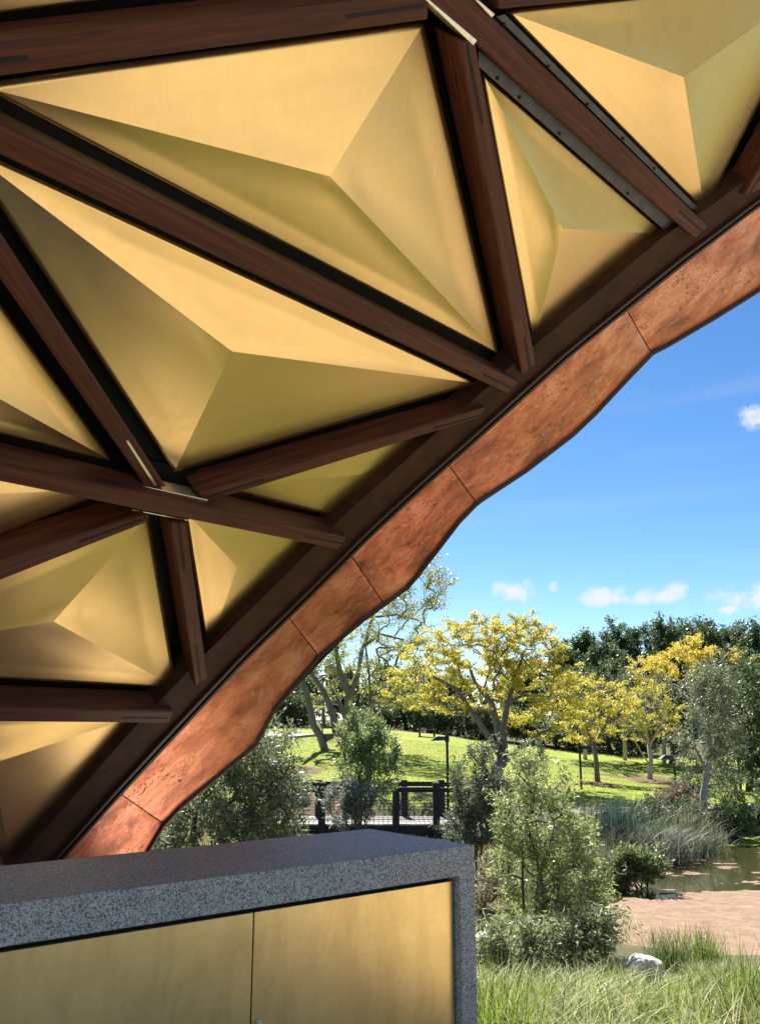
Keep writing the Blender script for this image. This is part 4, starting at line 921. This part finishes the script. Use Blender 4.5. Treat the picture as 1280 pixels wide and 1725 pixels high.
for y, X, s in ((29.9, fx, -1), (32.4, bxp, 1)):
    for a, b in zip(X[:-1], X[1:]): brp(MB().box((a + .112, y - .035, DZ + .98), (b - .112, y + .035, DZ + 1.14)), 'rail', OLD_TIMBER)
    brp(MB().box((X[-1] + .112, y - .035, DZ + .98), (X[-1] + .75, y + .035, DZ + 1.12)), 'rail', OLD_TIMBER)
    w = MB()
    for k in range(8): z = DZ + .1 + k * .105; w.tube([(X[0], y, z), (X[-1], y, z)], .006, 4, False)
    q = X[0]
    while q < X[-1]: w.tube([(q, y, DZ + .06), (q, y, DZ + .9)], .005, 4, False); q += .16
    tag(brp(w, 'wire_mesh', WIRE), kind='stuff')
# path along the foot of the lawn, and the pale road at the top left
def road(name, pts, width, mat, kerb=False):
    V, Fc = [], []; P = [Vector((x, y, 0)) for x, y in pts]; PP = []
    for a, b in zip(P[:-1], P[1:]):
        for k in range(10): PP.append(a.lerp(b, k / 10))
    PP.append(P[-1])
    for i, p in enumerate(PP):
        t = (PP[min(i + 1, len(PP) - 1)] - PP[max(i - 1, 0)]).normalized(); s = Vector((-t.y, t.x, 0)) * width / 2
        for q in (p - s, p + s): V.append((q.x, q.y, max(ground(q.x, q.y), ground(p.x, p.y)) + .05))
    for i in range(len(PP) - 1): Fc.append((2 * i, 2 * i + 1, 2 * i + 3, 2 * i + 2))
    o = MB().add(V, Fc).build(name, mat); m = o.modifiers.new('thick', 'SOLIDIFY'); m.thickness = .25; m.offset = -1
    if V and o.data.polygons[0].normal.z < 0: o.data.flip_normals()
    return tag(o, kind='structure')
road('footpath', [(bx1 - .1, 31.2), (6, 32.8), (10, 34.0), (15, 35.5), (22, 37)], 1.6, CONCRETE)
road('road', [(-18, 60), (-10, 60.5), (-6.2, 59.5), (-4.8, 60.5)], 2.4, CONCRETE)

# ------------------------------------------------------------------ lamp posts
def lamp(px, Y, top, head, side, label, wid=.05):
    b = gp(px, Y); z = at(px, top, Y).z; H = z - b.z; r = empty('lamp_post', b, label, 'lamp post', 'lamp posts by the lawn')
    p = MB(); p.tube([(0, 0, -.2), (0, 0, H)], wid, 10); o = p.build('pole', POST_PAINT); o.parent = r
    hz = at(px, head, Y).z - b.z; h = MB(); L = .62
    pts = [(.06, -.16, 0), (.06, .16, 0), (L, .20, -.02), (L, -.20, -.02)]; tp = [(.06, -.10, .14), (.06, .10, .14), (L * .62, .10, .15), (L * .62, -.10, .15)]
    h.hexa([(x * side, y, hz + z) for x, y, z in pts], [(x * side, y, hz + z) for x, y, z in tp]); o = h.build('lamp_head', LAMP_HEAD); o.parent = r; bevel(o, .012, 1)
    c = MB(); c.tube([(0, 0, hz - .06), (0, 0, hz + .16)], wid * 1.7, 10); o = c.build('collar', POST_PAINT); o.parent = r
    return r
lamp(755, 33.2, 1229, 1247, -1, 'slim black lamp post at the right end of the footbridge')
lamp(979, 41, 1250, 1262, 1, 'slim black lamp post on the lawn left of the single-trunk small yellow tree')
lamp(1139, 38, 1244, 1278, -1, 'slim black lamp post near the path, left of the pale-trunked tree')
# far lamp with a round hood beside the leaning tree
b = gp(543, 58); r = empty('lamp_post', b, 'distant lamp post with a flat round hood behind the leaning tree', 'lamp post', 'lamp posts by the lawn'); H = at(543, 1140, 58).z - b.z
m = MB(); m.tube([(0, 0, -.2), (0, 0, H)], .05, 8); o = m.build('pole', LAMP_HEAD); o.parent = r
m = MB(); m.tube([(0, 0, H), (0, 0, H + .12), (0, 0, H + .3)], [.42, .32, .08], 12); o = m.build('lamp_head', BRIGHT_STEEL); o.parent = r
# swing under the leaning tree
b = at(552, 1226, 52.6); sw = empty('rope_swing', b, 'small swing hanging on two thin ropes from the leaning tree', 'swing')
hz = at(546, 1165, 52.6).z - b.z
m = MB().box((-.26, -.12, -.04), (.26, .12, .04)); o = m.build('seat', BARK_DARK); o.parent = sw
for s in (-.22, .22): m = MB(); m.tube([(s, 0, .04), (s * .8 - .1, 0, hz)], .014, 5); o = m.build('rope', WIRE); o.parent = sw
# low bench seat at the brow of the lawn
b = gp(719, 63); pb = empty('park_bench', b, 'low dark seat at the brow of the lawn left of the first lamp post', 'park bench')
m = MB().box((-.7, -.2, .40), (.7, .2, .46)); o = m.build('seat', OLD_TIMBER); o.parent = pb
for s in (-.5, .5): m = MB().box((s - .06, -.18, -.1), (s + .06, .18, .398)); o = m.build('leg', OLD_TIMBER); o.parent = pb
